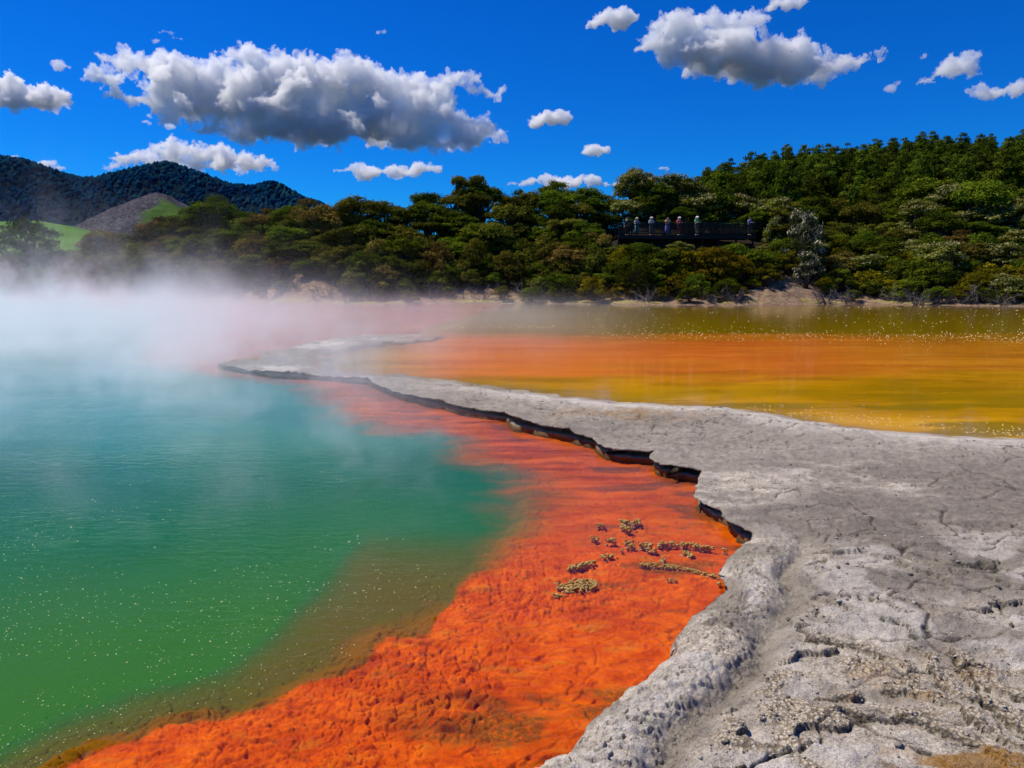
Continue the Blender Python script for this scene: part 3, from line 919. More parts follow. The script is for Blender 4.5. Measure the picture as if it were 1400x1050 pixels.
def build_mountains():
    xs = np.linspace(-1450, 420, 380); ys = np.concatenate([np.linspace(575, 1000, 110), np.linspace(1015, 1600, 25)])
    Xg, Yg = np.meshgrid(xs, ys)
    X = Xg.ravel(); Y = Yg.ravel()
    Z = mountain_z(X, Y)
    i = np.arange(len(X)).reshape(len(ys), len(xs))
    f = np.stack([i[:-1, :-1], i[:-1, 1:], i[1:, 1:], i[1:, :-1]], -1).reshape(-1, 4)
    m, t = new_mat('hazed_forest_floor')
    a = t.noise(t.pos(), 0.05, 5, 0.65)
    t.out(t.pbsdf(t.ramp(a, [(0.35, (0.002, 0.010, 0.022)), (0.65, (0.008, 0.022, 0.03))]), 1.0, 0.0, t.bump(a, 1, 6)))  # blue of the distant air is painted into this base colour
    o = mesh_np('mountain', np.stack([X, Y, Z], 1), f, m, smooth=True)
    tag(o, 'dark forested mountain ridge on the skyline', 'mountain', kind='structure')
    # forest on it: one mass
    bm = bmesh.new(); bmesh.ops.create_icosphere(bm, subdivisions=1, radius=1.0)
    bv = np.array([v.co[:] for v in bm.verts]); bf = np.array([[v.index for v in q.verts] for q in bm.faces]); bm.free()
    pos = []
    while len(pos) < 8500:
        px = random.uniform(-170, 480); y = 1012 - 400 * random.random() ** 1.4
        x = (px - 700) / F * y * 0.965
        pos.append((x, y))
    pos = np.array(pos)
    z = mountain_z(pos[:, 0], pos[:, 1])
    keep = z > 8
    pos = pos[keep]; z = z[keep]
    n = len(pos)
    hgt = rng.uniform(3.2, 5.6, n) * (0.75 + 0.5 * fbm(pos[:, 0] * .02, pos[:, 1] * .02, 2, 7)); wid = hgt * rng.uniform(0.42, 0.75, n)
    jit = 1 + rng.uniform(-0.24, 0.24, (n, len(bv)))
    V = bv[None] * jit[..., None]
    V = V * np.stack([wid, wid, hgt], 1)[:, None] + np.stack([pos[:, 0], pos[:, 1], z + hgt * 0.12], 1)[:, None]
    Fc = bf[None] + (np.arange(n) * len(bv))[:, None, None]
    tint = np.repeat(rng.random(n) * 0.6 + 0.4 * fbm(pos[:, 0] * .015, pos[:, 1] * .015, 3, 12), len(bv))
    m, t = new_mat('hazed_forest')
    col = t.ramp(t.attr('tint'), [(0.15, (0.0008, 0.016, 0.052)), (0.55, (0.003, 0.029, 0.066)), (0.9, (0.016, 0.060, 0.066))])  # aerial haze mixed into the foliage colour as blue
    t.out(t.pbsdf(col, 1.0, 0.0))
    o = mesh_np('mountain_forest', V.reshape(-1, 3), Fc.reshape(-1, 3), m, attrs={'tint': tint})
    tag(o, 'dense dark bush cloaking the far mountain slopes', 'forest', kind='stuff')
    # bare scree cone with green flank
    c = at(216, 265, 480)
    xs = np.linspace(c.x - 110, c.x + 110, 130); ys = np.linspace(c.y - 110, c.y + 110, 110)
    Xg, Yg = np.meshgrid(xs, ys); X = Xg.ravel(); Y = Yg.ravel()
    Z = cone_z(X, Y) + 3.5 * (fbm(X * .09, Y * .09, 5, 515) - .5)
    i = np.arange(len(X)).reshape(len(ys), len(xs))
    f = np.stack([i[:-1, :-1], i[:-1, 1:], i[1:, 1:], i[1:, :-1]], -1).reshape(-1, 4)
    gf = np.maximum(sstep(6, 16, (X - c.x) - 0.35 * (c.z - Z) + 26 * (fbm(X * .05, Y * .05, 3, 517) - .5)), sstep(-30, -52, X - c.x + .5 * (c.z - Z)) * 0.8)
    m, t = new_mat('scree')
    a = t.noise(t.pos(), 0.5, 6, 0.75); b = t.noise(t.pos(), 0.08, 4)
    sc = t.ramp(a, [(0.36, (0.018, 0.018, 0.024)), (0.52, (0.065, 0.060, 0.070)), (0.66, (0.22, 0.205, 0.215))])
    gr = t.ramp(b, [(0.3, (0.03, 0.07, 0.012)), (0.65, (0.085, 0.16, 0.03))])
    t.out(t.pbsdf(t.mix(t.attr('grass'), sc, gr), 1.0, 0.05, t.bump(a, 1, 1.2)))
    o = mesh_np('scree_hill', np.stack([X, Y, Z], 1), f, m, smooth=True, attrs={'grass': gf})
    tag(o, 'bare grey scree hill with a green flank below the mountain', 'hill', kind='structure')


# ------------------------------------------------------------------ trees
def leaf_material(name, dark, light, tip=None, trans=0.28):
    m, t = new_mat(name)
    tint = t.attr('tint'); rnd = t.rnd()
    f = t.m('ADD', t.mul(tint, 0.75), t.mul(rnd, 0.3), clamp=True)
    col = t.mix(f, dark, light)
    hs = t.n.new('ShaderNodeHueSaturation')
    t.put(hs.inputs['Color'], col)
    t.put(hs.inputs['Hue'], t.ss(rnd, 0, 1, 0.478, 0.512))
    t.put(hs.inputs['Value'], t.ss(t.m('FRACT', t.mul(rnd, 7.31)), 0, 1, 0.75, 1.25))
    col = hs.outputs[0]
    if tip:
        col = t.mix(t.attr('tip'), col, tip)
    d = t.n.new('ShaderNodeBsdfDiffuse'); tr = t.n.new('ShaderNodeBsdfTranslucent')
    t.put(d.inputs[0], col); t.put(tr.inputs[0], col)
    mx = t.n.new('ShaderNodeMixShader'); mx.inputs[0].default_value = trans
    t.l.new(d.outputs[0], mx.inputs[1]); t.l.new(tr.outputs[0], mx.inputs[2])
    t.out(mx.outputs[0])
    return m


def leaves(clumps, per, size, updraw, rs, tipf=0.0, elong=2.0, up=0.5):
    """clumps: (centre, (rx, ry, rz), tint).  Leaf-sized quads through each clump's volume, denser near its skin."""
    V = []; T = []; TP = []
    for c, r, tint in clumps:
        k = max(12, int(per * (r[0] * r[1] + r[0] * r[2])))
        d = rs.normal(size=(k, 3)); d /= np.linalg.norm(d, axis=1)[:, None]
        d[:, 2] = np.where(d[:, 2] < -0.35, -d[:, 2] * 0.6, d[:, 2])
        rad = rs.uniform(0.25, 1.0, k) ** 0.45
        rad *= 1 + 0.28 * np.sin(d[:, 0] * 7 + tint * 20) * np.cos(d[:, 1] * 6 + tint * 9)
        P = d * rad[:, None] * np.array(r) + np.array(c)
        nrm = d * np.array([1, 1, 1.0]) + rs.normal(size=(k, 3)) * 0.55 + np.array([0, 0, up])
        nrm /= np.linalg.norm(nrm, axis=1)[:, None]
        a = np.cross(nrm, rs.normal(size=(k, 3))); a /= np.linalg.norm(a, axis=1)[:, None]
        a[:, 2] += updraw * rs.random(k); a /= np.linalg.norm(a, axis=1)[:, None]
        b = np.cross(nrm, a)
        s = size * rs.uniform(0.55, 1.35, k)
        A_ = a * (s * elong)[:, None]; B_ = b * s[:, None]
        q = np.stack([P - A_, P + B_ * 0.9, P + A_, P - B_ * 0.9], 1)
        V.append(q.reshape(-1, 3))
        tt = np.clip(tint + rs.normal(0, 0.16, k), 0, 1)
        T.append(np.repeat(tt, 4))
        tp = ((d[:, 2] > 0.25) & (rs.random(k) < tipf)).astype(float)
        TP.append(np.repeat(tp, 4))
    V = np.vstack(V); n = len(V) // 4
    return V, np.arange(n * 4).reshape(n, 4), np.concatenate(T), np.concatenate(TP)


BARK = plain('bark', (0.075, 0.055, 0.04), 0.95, 0.4, 12)
PALEBARK = plain('pale_dead_wood', (0.15, 0.13, 0.12), 0.95, 0.3, 12)
M_KAN = leaf_material('kanuka_leaves', (0.024, 0.034, 0.004), (0.21, 0.205, 0.022))
M_KANB = leaf_material('kanuka_leaves_green', (0.016, 0.038, 0.004), (0.15, 0.195, 0.012))
M_BRN = leaf_material('brownish_scrub_leaves', (0.040, 0.032, 0.007), (0.27, 0.20, 0.036))
M_GOLD = leaf_material('golden_scrub_leaves', (0.045, 0.040, 0.003), (0.27, 0.22, 0.010))
M_FLOW = leaf_material('kanuka_in_flower', (0.026, 0.040, 0.005), (0.20, 0.215, 0.022), (0.42, 0.38, 0.18))
M_WHITE = leaf_material('white_flowered', (0.02, 0.034, 0.014), (0.10, 0.12, 0.05), (0.66, 0.58, 0.38))
M_PINE = leaf_material('pine_needles', (0.012, 0.034, 0.003), (0.145, 0.19, 0.014), None, 0.32)
M_BROAD = leaf_material('broadleaf', (0.010, 0.028, 0.005), (0.07, 0.125, 0.014))


def proto(name, kind, mat, seed, bark=BARK):
    """a tree or shrub of about 5 m (pine 9 m) with trunk and crown"""
    rs = np.random.default_rng(seed); r = random.Random(seed)
    root = empty(name)
    tb = MB(); cl = []
    if kind == 'kanuka':                    # several leaning stems holding flat layered pads
        n = r.randint(15, 19)
        for k in range(n):
            a = k * 2.4 + r.uniform(-.4, .4); rr = 0.25 + 1.75 * math.sqrt((k + 0.5) / n)
            hz = 4.5 - 0.38 * rr ** 1.7 + r.uniform(-0.6, 0.45)
            c = (rr * math.cos(a), rr * math.sin(a), hz)
            w = r.uniform(0.65, 1.05)
            cl.append((c, (w * 1.15, w, w * r.uniform(0.48, 0.78)), r.random()))
            tb.tube([(0.1 * math.cos(a), 0.1 * math.sin(a), -0.3), (c[0] * 0.3, c[1] * 0.3, 1.6), (c[0] * 0.7, c[1] * 0.7, 3.2), (c[0], c[1], hz - 0.05)], [0.10, 0.075, 0.05, 0.02], 5)
        for k in range(20):                 # lower skirts
            a = k * 2.4 + r.random(); rr = r.uniform(1.2, 2.15); hz = 0.9 + 2.8 * r.random()
            w = r.uniform(0.55, 0.9)
            cl.append(((rr * math.cos(a), rr * math.sin(a), hz), (w, w, w * r.uniform(0.6, 0.95)), r.random() * 0.85))
        V, Fq, T, TP = leaves(cl, 175, 0.072, 0.3, rs, 0.32 if mat in (M_FLOW, M_WHITE) else 0.0, 2.0, 0.7)
    elif kind == 'shrub':                   # rounded, upright tufts, foliage to the ground
        n = r.randint(16, 22)
        for k in range(n):
            a = k * 2.4 + r.uniform(-.5, .5); q = (k + .5) / n
            rr = 2.0 * math.sqrt(q) * r.uniform(0.8, 1.05); hz = 4.2 * (1 - 0.72 * q ** 1.3) * r.uniform(0.85, 1.08)
            w = r.uniform(0.5, 0.85)
            cl.append(((rr * math.cos(a), rr * math.sin(a), hz), (w, w, w * r.uniform(0.8, 1.25)), r.random()))
            tb.tube([(0.05 * math.cos(a), 0.05 * math.sin(a), -0.3), (rr * .5 * math.cos(a), rr * .5 * math.sin(a), hz * .55), (rr * math.cos(a), rr * math.sin(a), hz)], [0.06, 0.045, 0.015], 5)
        V, Fq, T, TP = leaves(cl, 170, 0.07, 1.2, rs, 0.36 if mat in (M_FLOW, M_WHITE) else 0.0, 2.2, 0.5)
    elif kind == 'pine':                    # uneven spire of up-turned tufts
        tb.tube([(0, 0, -0.5), (0.05, 0, 3), (0, 0.06, 6), (0, 0, 8.6)], [0.2, 0.16, 0.10, 0.03], 6)
        lv = 9
        for L in range(lv):
            q = L / (lv - 1); hz = 1.9 + 6.6 * q
            rad = 2.1 * (1 - q) ** 0.6 * r.uniform(0.8, 1.15) + 0.1
            kk = max(1, int(6 * (1 - q) + 1.5))
            for k in range(kk):
                a = 6.28 * k / kk + L * 1.1 + r.uniform(-.4, .4)
                rr = rad * r.uniform(0.7, 1.1)
                c = (rr * math.cos(a) * .8, rr * math.sin(a) * .8, hz + r.uniform(-.25, .35))
                w = 0.62 + 0.5 * (1 - q)
                cl.append((c, (w, w, w * r.uniform(.7, 1.0)), r.random()))
                tb.tube([(0, 0, hz - .5), c], [0.05, 0.015], 4)
        V, Fq, T, TP = leaves(cl, 130, 0.085, 1.4, rs, 0, 2.6, 0.6)
    else:                                   # broad round crown
        tb.tube([(0, 0, -0.4), (0.05, 0.02, 1.0), (0, 0, 2.6)], [0.22, 0.17, 0.1], 7)
        n = 34
        for k in range(n):
            zz = 1 - 2 * (k + .5) / n; a = k * 2.4
            s_ = math.sqrt(1 - zz * zz)
            rr = 1.75 * r.uniform(.75, 1.05)
            c = (rr * s_ * math.cos(a), rr * s_ * math.sin(a), 2.7 + 1.75 * zz)
            w = r.uniform(0.5, 0.8)
            cl.append((c, (w, w, w * .75), r.random()))
            tb.tube([(0, 0, 1.4), (c[0] * .5, c[1] * .5, 1.4 + (c[2] - 1.4) * .6), c], [0.08, 0.04, 0.012], 4)
        V, Fq, T, TP = leaves(cl, 190, 0.075, 0, rs, 0, 1.7, 0.6)
    tb.build('trunk', bark, root, True)
    mesh_np('crown', V, Fq, mat, root, attrs={'tint': T, 'tip': TP})
    return root


def dead_shrub(name, seed):
    r = random.Random(seed)
    root = empty(name)
    tb = MB(); tw = MB()
    for k in range(7):
        a = r.random() * 6.28; L = r.uniform(0.9, 1.9); el = r.uniform(0.25, 1.2)
        p = Vector((0, 0, -0.15)); pts = [p]; d = Vector((math.cos(a) * math.cos(el), math.sin(a) * math.cos(el), math.sin(el)))
        for j in range(4):
            d = (d + Vector((r.gauss(0, .25), r.gauss(0, .25), r.gauss(0, .2)))).normalized()
            p = p + d * L / 4; pts.append(p)
            for _ in range(3):
                e = (d + Vector((r.gauss(0, .8), r.gauss(0, .8), r.gauss(0.1, .6)))).normalized()
                e2 = (e + Vector((r.gauss(0, .4), r.gauss(0, .4), r.gauss(0, .4)))).normalized()
                l2 = r.uniform(.2, .55)
                tw.tube([p, p + e * l2 * .5, p + e * l2 * .5 + e2 * l2 * .5], [0.016, 0.012, 0.005], 3)
        tb.tube(pts, [0.045, 0.038, 0.03, 0.022, 0.012], 5)
    tb.build('stem', PALEBARK, root, True); tw.build('twig', PALEBARK, root)
    return root


protos = {}


def get_proto(nm, kind, mat, var):
    key = (nm, kind, mat.name, var)
    if key not in protos:
        protos[key] = [proto(nm, kind, mat, 1000 + len(protos) * 17), False]
    return protos[key]


def place(nm, kind, mat, var, x, y, h, label, cat, group, z=None, wide=1.0):
    e = get_proto(nm, kind, mat, var)
    if e[1]:
        o = copy_tree(e[0])
    else:
        o = e[0]; e[1] = True
    h0 = {'pine': 9.0, 'kanuka': 5.0, 'shrub': 4.9, 'broad': 4.9}[kind]
    s = h / h0
    zz = float(terrain(np.array([x]), np.array([y]))[0]) if z is None else z
    o.location = (x, y, zz - 0.05)
    o.rotation_euler = (random.gauss(0, .10), random.gauss(0, .10), random.random() * 6.28)
    o.scale = (s * wide, s * wide, s)
    for k in list(o.keys()):
        if k in ('label', 'category', 'group'):
            del o[k]
    tag(o, label, cat, group)
    return o


SECT = [(230, 'half lost in steam at the far end of the pool'), (455, 'on the low shore under the dark mountain'),
        (600, 'on the dark shore between the mountain foot and the tall crown'), (800, 'on the rise below the tall flat crowns'),
        (1050, 'on the slope around the lookout platform'), (1180, 'near the white flowering trees above the bare bank'), (9999, 'on the slope below the pine hill')]


def sector(px):
    for lim, s in SECT:
        if px < lim:
            return s


def build_bush():
    sky = lambda px: float(interp(px, SKY_PX))
    rows = [  # depth beyond the shore, spacing px, top fraction of the way from shore to skyline, kinds
        (18.0, 30, 1.03), (15.0, 34, 0.86), (11.8, 33, 0.74), (9.0, 33, 0.62), (6.6, 32, 0.50), (4.6, 32, 0.38), (3.2, 31, 0.27), (2.0, 34, 0.15)]
    count = 0
    for ri, (dep, sp, fr) in enumerate(rows):
        px = -110 + (ri % 2) * 17
        while px < 1500:
            px += sp * random.uniform(0.75, 1.3)
            ys = float(shore_y(np.array([px]))[0])
            y = ys + dep + random.uniform(-1.3, 1.3)
            sy = sky(px); shy = 415
            top_py = shy + (sy - shy) * min(1.06, fr * random.uniform(0.9, 1.08)) + (random.uniform(-6, 5) if ri == 0 else 0)
            # keep the lookout clear
            if 825 < px < 1052:
                if ri >= 2:
                    y = min(y, Ydeck - 1.8)
                    top_py = max(top_py, 329 + random.uniform(0, 14))
                else:
                    y = Ydeck + (7.5 if ri == 0 else 4.8) + random.uniform(-.5, 1.0)
            if ri >= 5 and (345 < px < 470 or 1020 < px < 1115) and random.random() < 0.85:
                continue
            if ri == 7 and (560 < px < 760) and random.random() < 0.6:
                continue
            x = (px - 700) / F * y * CP
            z = float(terrain(np.array([x]), np.array([y]))[0])
            h = float(at(px, top_py, y).z) - z
            if h < 1.0:
                if ri < 5 or h < 0.4: continue
            h = min(max(h, 1.0), 8.5)
            s = sector(px)
            u = random.random()
            warm = px < 620
            if ri <= 2:
                if 850 < px < 1060 or px > 1220:
                    mat = M_FLOW if u < 0.62 else M_KANB
                elif warm:
                    mat = M_KAN if u < 0.5 else (M_BRN if u < 0.66 else M_KANB)
                else:
                    mat = M_KAN if u < 0.55 else M_KANB
                kind = 'kanuka'
            else:
                if 830 < px < 1060:
                    mat = M_GOLD if u < 0.75 else M_KANB
                elif px > 1050:
                    mat = M_GOLD if u < 0.3 else (M_KANB if u < 0.6 else (M_FLOW if u < .85 else M_BRN))
                elif warm:
                    mat = M_BRN if u < 0.28 else (M_KAN if u < 0.7 else M_KANB)
                else:
                    mat = M_KAN if u < 0.6 else (M_KANB if u < 0.85 else M_BRN)
                kind = 'shrub' if (ri >= 5 or u < 0.55) else 'kanuka'
            word = {M_FLOW.name: 'cream flecked', M_KANB.name: 'bright green', M_KAN.name: 'olive green', M_BRN.name: 'brownish', M_GOLD.name: 'golden olive'}[mat.name]
            if kind == 'kanuka':
                lab = f'{word} layered tree {s}'; nm = 'bush_tree'; cat = 'tree'
            else:
                lab = f'{word} rounded shrub {s}'; nm = 'shrub'; cat = 'shrub'
            place(nm, kind, mat, random.randint(0, 3), x, y, h, lab, cat, lab.replace(' tree ', ' trees ').replace(' shrub ', ' shrubs '), wide=random.uniform(1.0, 1.35) * min(1.9, max(0.8, 3.6 / h)) ** 0.6)
            count += 1
    # trees one can point to
    def one(nm, kind, mat, px, top, y, label, cat, wide=1.0, zoff=0.0):
        x = (px - 700) / F * y * CP
        z = float(terrain(np.array([x]), np.array([y]))[0])
        h = float(at(px, top, y).z) - z
        place(nm, kind, mat, 7, x, y, max(h, 1.2), label, cat, None, wide=wide)
    one('broad_tree', 'broad', M_BROAD, 48, 297, 78, 'round dark green tree standing alone before the green pasture', 'tree', 0.95)
    one('bush_tree', 'kanuka', M_KAN, 640, 233, 75, 'tall flat-topped tree whose crown breaks the skyline highest in the bush', 'tree', 0.8)
    one('bush_tree', 'kanuka', M_KANB, 758, 246, 76, 'flat-topped tree beside the low white cloud', 'tree', 0.85)
    one('bush_tree', 'kanuka', M_FLOW, 868, 233, 74, 'domed cream flecked tree rising above the near end of the platform', 'tree', 1.0)
    one('bush_tree', 'kanuka', M_KANB, 482, 269, 72, 'pointed dark crown where the mountain meets the bush', 'tree', 0.7)
    one('bush_tree', 'kanuka', M_FLOW, 950, 262, 73, 'wide cream flecked canopy over the people on the platform', 'tree', 1.25)
    one('flowering_tree', 'shrub', M_WHITE, 1096, 276, 60.5, 'tall white flowering tree beside the far end of the platform', 'flowering tree', 0.6)
    one('flowering_tree', 'shrub', M_WHITE, 1104, 338, 58.2, 'smaller white flowering tree below the tall one', 'flowering tree', 0.85)
    one('flowering_tree', 'shrub', M_WHITE, 1288, 284, 71, 'pale flowering tree on the slope under the broad green canopy', 'flowering tree', 0.8)
    one('flowering_tree', 'shrub', M_FLOW, 1052, 295, 65.5, 'pinkish cream flowering bush at the far corner of the platform', 'flowering tree', 0.7)
    one('bush_tree', 'kanuka', M_KANB, 1262, 243, 74, 'broad bright green canopy at the foot of the pine hill', 'tree', 1.35)
    one('shrub', 'shrub', M_GOLD, 812, 375, 56.5, 'low bright olive shrub at the waterline below the platform', 'shrub', 1.3)
    one('shrub', 'shrub', M_KANB, 1390, 352, 56.0, 'large bright green shrub overhanging the pond at the frame edge', 'shrub', 1.2)
    # dead grey brush along the waterline
    d0 = dead_shrub('dead_shrub', 1); d1 = dead_shrub('dead_shrub', 2); d2 = dead_shrub('dead_shrub', 3)
    used = set()
    lst = []
    for px in [372, 398, 430, 452, 476, 512, 540, 566, 590, 606, 628, 652, 690, 716, 742, 762, 784, 880, 986, 1010, 1128, 1160, 1228, 1250, 1262, 1276, 1290, 1304, 1318, 1336, 1352, 1372]:
        for rep in range(2):
            src = (d0, d1, d2)[(px + rep) % 3]
            o = src if src not in used else copy_tree(src)
            used.add(src)
            ys = float(shore_y(np.array([float(px)]))[0])
            y = ys + random.uniform(0.9, 3.2) if px < 800 else ys + random.uniform(0.3, 1.6)
            x = (px + random.uniform(-8, 8) - 700) / F * y * CP
            o.location = (x, y, float(terrain(np.array([x]), np.array([y]))[0]))
            o.rotation_euler = (random.gauss(0, .3), random.gauss(0, .3), random.random() * 6.28)
            s = random.uniform(0.5, 1.1); o.scale = (s, s, s)
            where = 'on the shore under the dark mountain' if px < 500 else ('at the foot of the tall bush' if px < 900 else ('on the bare bank under the flowering trees' if px < 1200 else 'at the pond edge below the pine hill'))
            for k in list(o.keys()): del o[k]
            tag(o, f'grey leafless brush tangled {where}', 'dead shrub', f'grey dead brush {where}')
    # pines on the hill
    for ri, u in enumerate((30, 36, 43, 51, 60, 70, 79)):
        px = 880 + 40 * (ri % 2) * 0.4
        while px < 1480:
            px += random.uniform(17, 28)
            ys = float(shore_y(np.array([px]))[0])
            y = ys + u + random.uniform(-3, 3)
            if u < 40 and px < 960: continue
            if px < 925 and random.random() < 0.5: continue
            x = (px - 700) / F * y * CP
            z = float(terrain(np.array([x]), np.array([y]))[0])
            h = random.uniform(6.8, 9.3)
            if u >= 70:
                h = min(h, max(4.0, float(at(px, float(interp(px, PINE_PX)) + random.uniform(-13, 12), y).z) - z))
            h = min(h, max(3.5, float(at(px, float(interp(px, PINE_PX)) + random.uniform(-10, 14), y).z) - z))
            where = 'on the crest of the hill' if u >= 70 else ('on the middle of the hill' if u > 40 else 'at the foot of the hill behind the flowering scrub')
            place('pine_tree', 'pine', M_PINE, random.randint(0, 3), x, y, h, f'dark green pine {where}', 'pine tree', f'pines {where}', wide=random.uniform(1.0, 1.3))
    # scattered trees on the flat beyond the belt
    for k in range(26):
        px = random.uniform(150, 330); y = random.uniform(95, 180)
        x = (px - 700) / F * y * CP
        place('bush_tree', 'kanuka', M_KAN, random.randint(0, 2), x, y, random.uniform(4, 7), 'dark tree on the flat between the shore bush and the scree hill', 'tree', 'dark trees on the flat before the scree hill')


# ------------------------------------------------------------------ lookout platform and people
def build_platform():
    wood = plain('dark_timber', (0.022, 0.020, 0.018), 0.8, 0.35, 9)
    top = plain('weathered_rail', (0.085, 0.08, 0.07), 0.7, 0.3, 9)
    x0 = at(846, 322, Ydeck).x; x1 = at(1032, 322, Ydeck).x
    zd = at(940, 321.5, Ydeck).z
    root = empty('lookout_platform', (x0, Ydeck, zd))
    tag(root, 'dark timber lookout platform with railing set in the bush above the shore', 'platform')
    L = x1 - x0
    d = MB()
    for k in range(14):
        d.box((L / 2, 0.1 + k * 0.18, -0.03), (L, 0.165, 0.05))
    d.build('deck', wood, root)
    b = MB()
    b.box((L / 2, 0.0, -0.20), (L + 0.1, 0.09, 0.28)); b.box((L / 2, 2.4, -0.2), (L, 0.09, 0.28))
    b.build('bearer', wood, root)
    for k in range(9):
        xx = 0.05 + (L - 0.1) * k / 8
        p = MB(); p.box((xx, -0.03, 0.52), (0.10, 0.10, 1.16)); p.build('railing_post', wood, root)
        q = MB(); q.box((xx, 0.35, -2.2), (0.16, 0.16, 4.0)); q.build('support_post', wood, root)
        w = MB(); w.box((xx, 2.52, 0.52), (0.10, 0.10, 1.16)); w.build('railing_post', wood, root)
    for yy in (-0.03, 2.52):
        r1 = MB(); r1.box((L / 2, yy, 1.13), (L + 0.2, 0.15, 0.045)); r1.build('top_rail', top, root)
        r2 = MB(); r2.box((L / 2, yy + 0.02, 0.16), (L, 0.05, 0.08)); r2.box((L / 2, yy + 0.02, 0.98), (L, 0.05, 0.08)); r2.build('rail', wood, root)
        bl = MB(); n = int(L / 0.15)
        for k in range(n):
            bl.box((0.1 + (L - 0.2) * k / (n - 1), yy + 0.02, 0.57), (0.035, 0.035, 0.76))
        bl.build('balustrade', wood, root)
    return zd


SKIN = plain('skin', (0.52, 0.33, 0.24), 0.6, 0.08)


def person(px, zd, dy, face, label, top_col, leg_col, skirt=False, hat=None, hair=(0.03, 0.02, 0.015), arms='rail', scale=1.0):
    x = at(px, 322, Ydeck + dy).x
    root = empty('person', (x, Ydeck + dy, zd), face, scale)
    tag(root, label, 'person', 'visitors on the lookout platform')
    # joints: (name, position, radius)
    if arms == 'rail':
        el, ha = (0.27, 0.16, 1.10), (0.16, 0.36, 1.17)
    elif arms == 'camera':
        el, ha = (0.24, 0.20, 1.24), (0.07, 0.26, 1.52)
    else:
        el, ha = (0.25, -0.02, 1.10), (0.25, 0.09, 0.86)
    J = {'pel': ((0, 0, 0.93), 0.135), 'wai': ((0, 0.0, 1.10), 0.12), 'che': ((0, 0.0, 1.30), 0.145), 'nek': ((0, 0.01, 1.47), 0.058), 'hed': ((0, 0.03, 1.60), 0.09), 'crn': ((0, 0.03, 1.67), 0.075)}
    E = [('pel', 'wai'), ('wai', 'che'), ('che', 'nek'), ('nek', 'hed'), ('hed', 'crn')]
    for s, t in ((-1, 'l'), (1, 'r')):
        J['sh' + t] = ((s * 0.18, 0, 1.39), 0.062); J['el' + t] = ((s * el[0], el[1], el[2]), 0.043)
        J['wr' + t] = ((s * ha[0], ha[1], ha[2]), 0.03)
        E += [('che', 'sh' + t), ('sh' + t, 'el' + t), ('el' + t, 'wr' + t)]
        hx = Vector((s * ha[0], ha[1], ha[2])); dv = (hx - Vector((s * el[0], el[1], el[2]))).normalized()
        J['pa' + t] = (tuple(hx + dv * 0.07), 0.032); E.append(('wr' + t, 'pa' + t))
        side = Vector((1, 0, 0)) if abs(dv.x) < .8 else Vector((0, 1, 0))
        for k in range(4):
            q = hx + dv * (0.15 - 0.012 * abs(k - 1.4)) + side * (k - 1.5) * 0.02 - Vector((0, 0, 0.015))
            J['f%d%s' % (k, t)] = (tuple(q), 0.009); E.append(('pa' + t, 'f%d%s' % (k, t)))
        q = hx + dv * 0.06 + side * 0.05 * (-s); J['th' + t] = (tuple(q), 0.010); E.append(('wr' + t, 'th' + t))
        J['hi' + t] = ((s * 0.09, 0, 0.88), 0.095); J['kn' + t] = ((s * 0.10, 0.02, 0.49), 0.058)
        J['an' + t] = ((s * 0.10, -0.02, 0.09), 0.04); J['to' + t] = ((s * 0.115, 0.15, 0.035), 0.035)
        E += [('pel', 'hi' + t), ('hi' + t, 'kn' + t), ('kn' + t, 'an' + t), ('an' + t, 'to' + t)]
    names = list(J)

    def skinned(name, edges, mat, grow=0.0, sub=2, only=None, shift=0.0):
        use = [n for n in names if any(n in e for e in edges)]
        me = bpy.data.meshes.new(name)
        me.from_pydata([J[n][0] for n in use], [(use.index(a), use.index(b)) for a, b in edges], [])
        o = bpy.data.objects.new(name, me); COL.objects.link(o); o.parent = root
        sk = o.modifiers.new('skin', 'SKIN'); sk.use_smooth_shade = True
        for i, n in enumerate(use):
            v = me.skin_vertices[0].data[i]; rr = J[n][1] + grow
            v.radius = (rr * (1.25 if n in ('che', 'pel', 'wai') else 1.0), rr); v.use_root = (i == 0)
        ss = o.modifiers.new('sub', 'SUBSURF'); ss.levels = sub; ss.render_levels = sub
        me.materials.append(mat)
        return o
    body = skinned('body', E, SKIN)
    tc = plain('shirt', top_col, 0.9); lc = plain('lower_garment', leg_col, 0.9)
    sh = skinned('shirt', [('pel', 'wai'), ('wai', 'che'), ('che', 'shl'), ('che', 'shr'), ('shl', 'ell'), ('shr', 'elr')], tc, 0.016)
    if skirt:
        mb = MB(); mb.tube([(0, 0, 1.06), (0, 0, 0.9), (0, 0, 0.55), (0, 0, 0.18)], [0.16, 0.2, 0.24, 0.29], 14); mb.build('skirt', lc, root, True)
    else:
        skinned('trousers', [('pel', 'hil'), ('pel', 'hir'), ('hil', 'knl'), ('hir', 'knr'), ('knl', 'anl'), ('knr', 'anr')], lc, 0.014)
    # hair or hat, nose, eyes
    hb = MB()
    hm = plain('hat', hat, 0.9) if hat else plain('hair', hair, 0.7)
    pts = []; rads = []
    for k in range(7):
        a = k / 6 * 1.75
        pts.append((0, 0.02 - 0.02 * k / 6, 1.60 + 0.115 * math.cos(a))); rads.append(max(0.004, 0.102 * math.sin(a + 0.03)))
    if hat:
        pts.append((0, 0.01, 1.585)); rads.append(0.175); pts.append((0, 0.01, 1.575)); rads.append(0.17)
    hb.tube(pts, rads, 14); hb.build('hat' if hat else 'hair', hm, root, True)
    nb = MB(); nb.tube([(0, 0.125, 1.605), (0, 0.142, 1.58), (0, 0.12, 1.572)], [0.008, 0.014, 0.008], 6)
    nb.build('nose', SKIN, root, True)
    return root


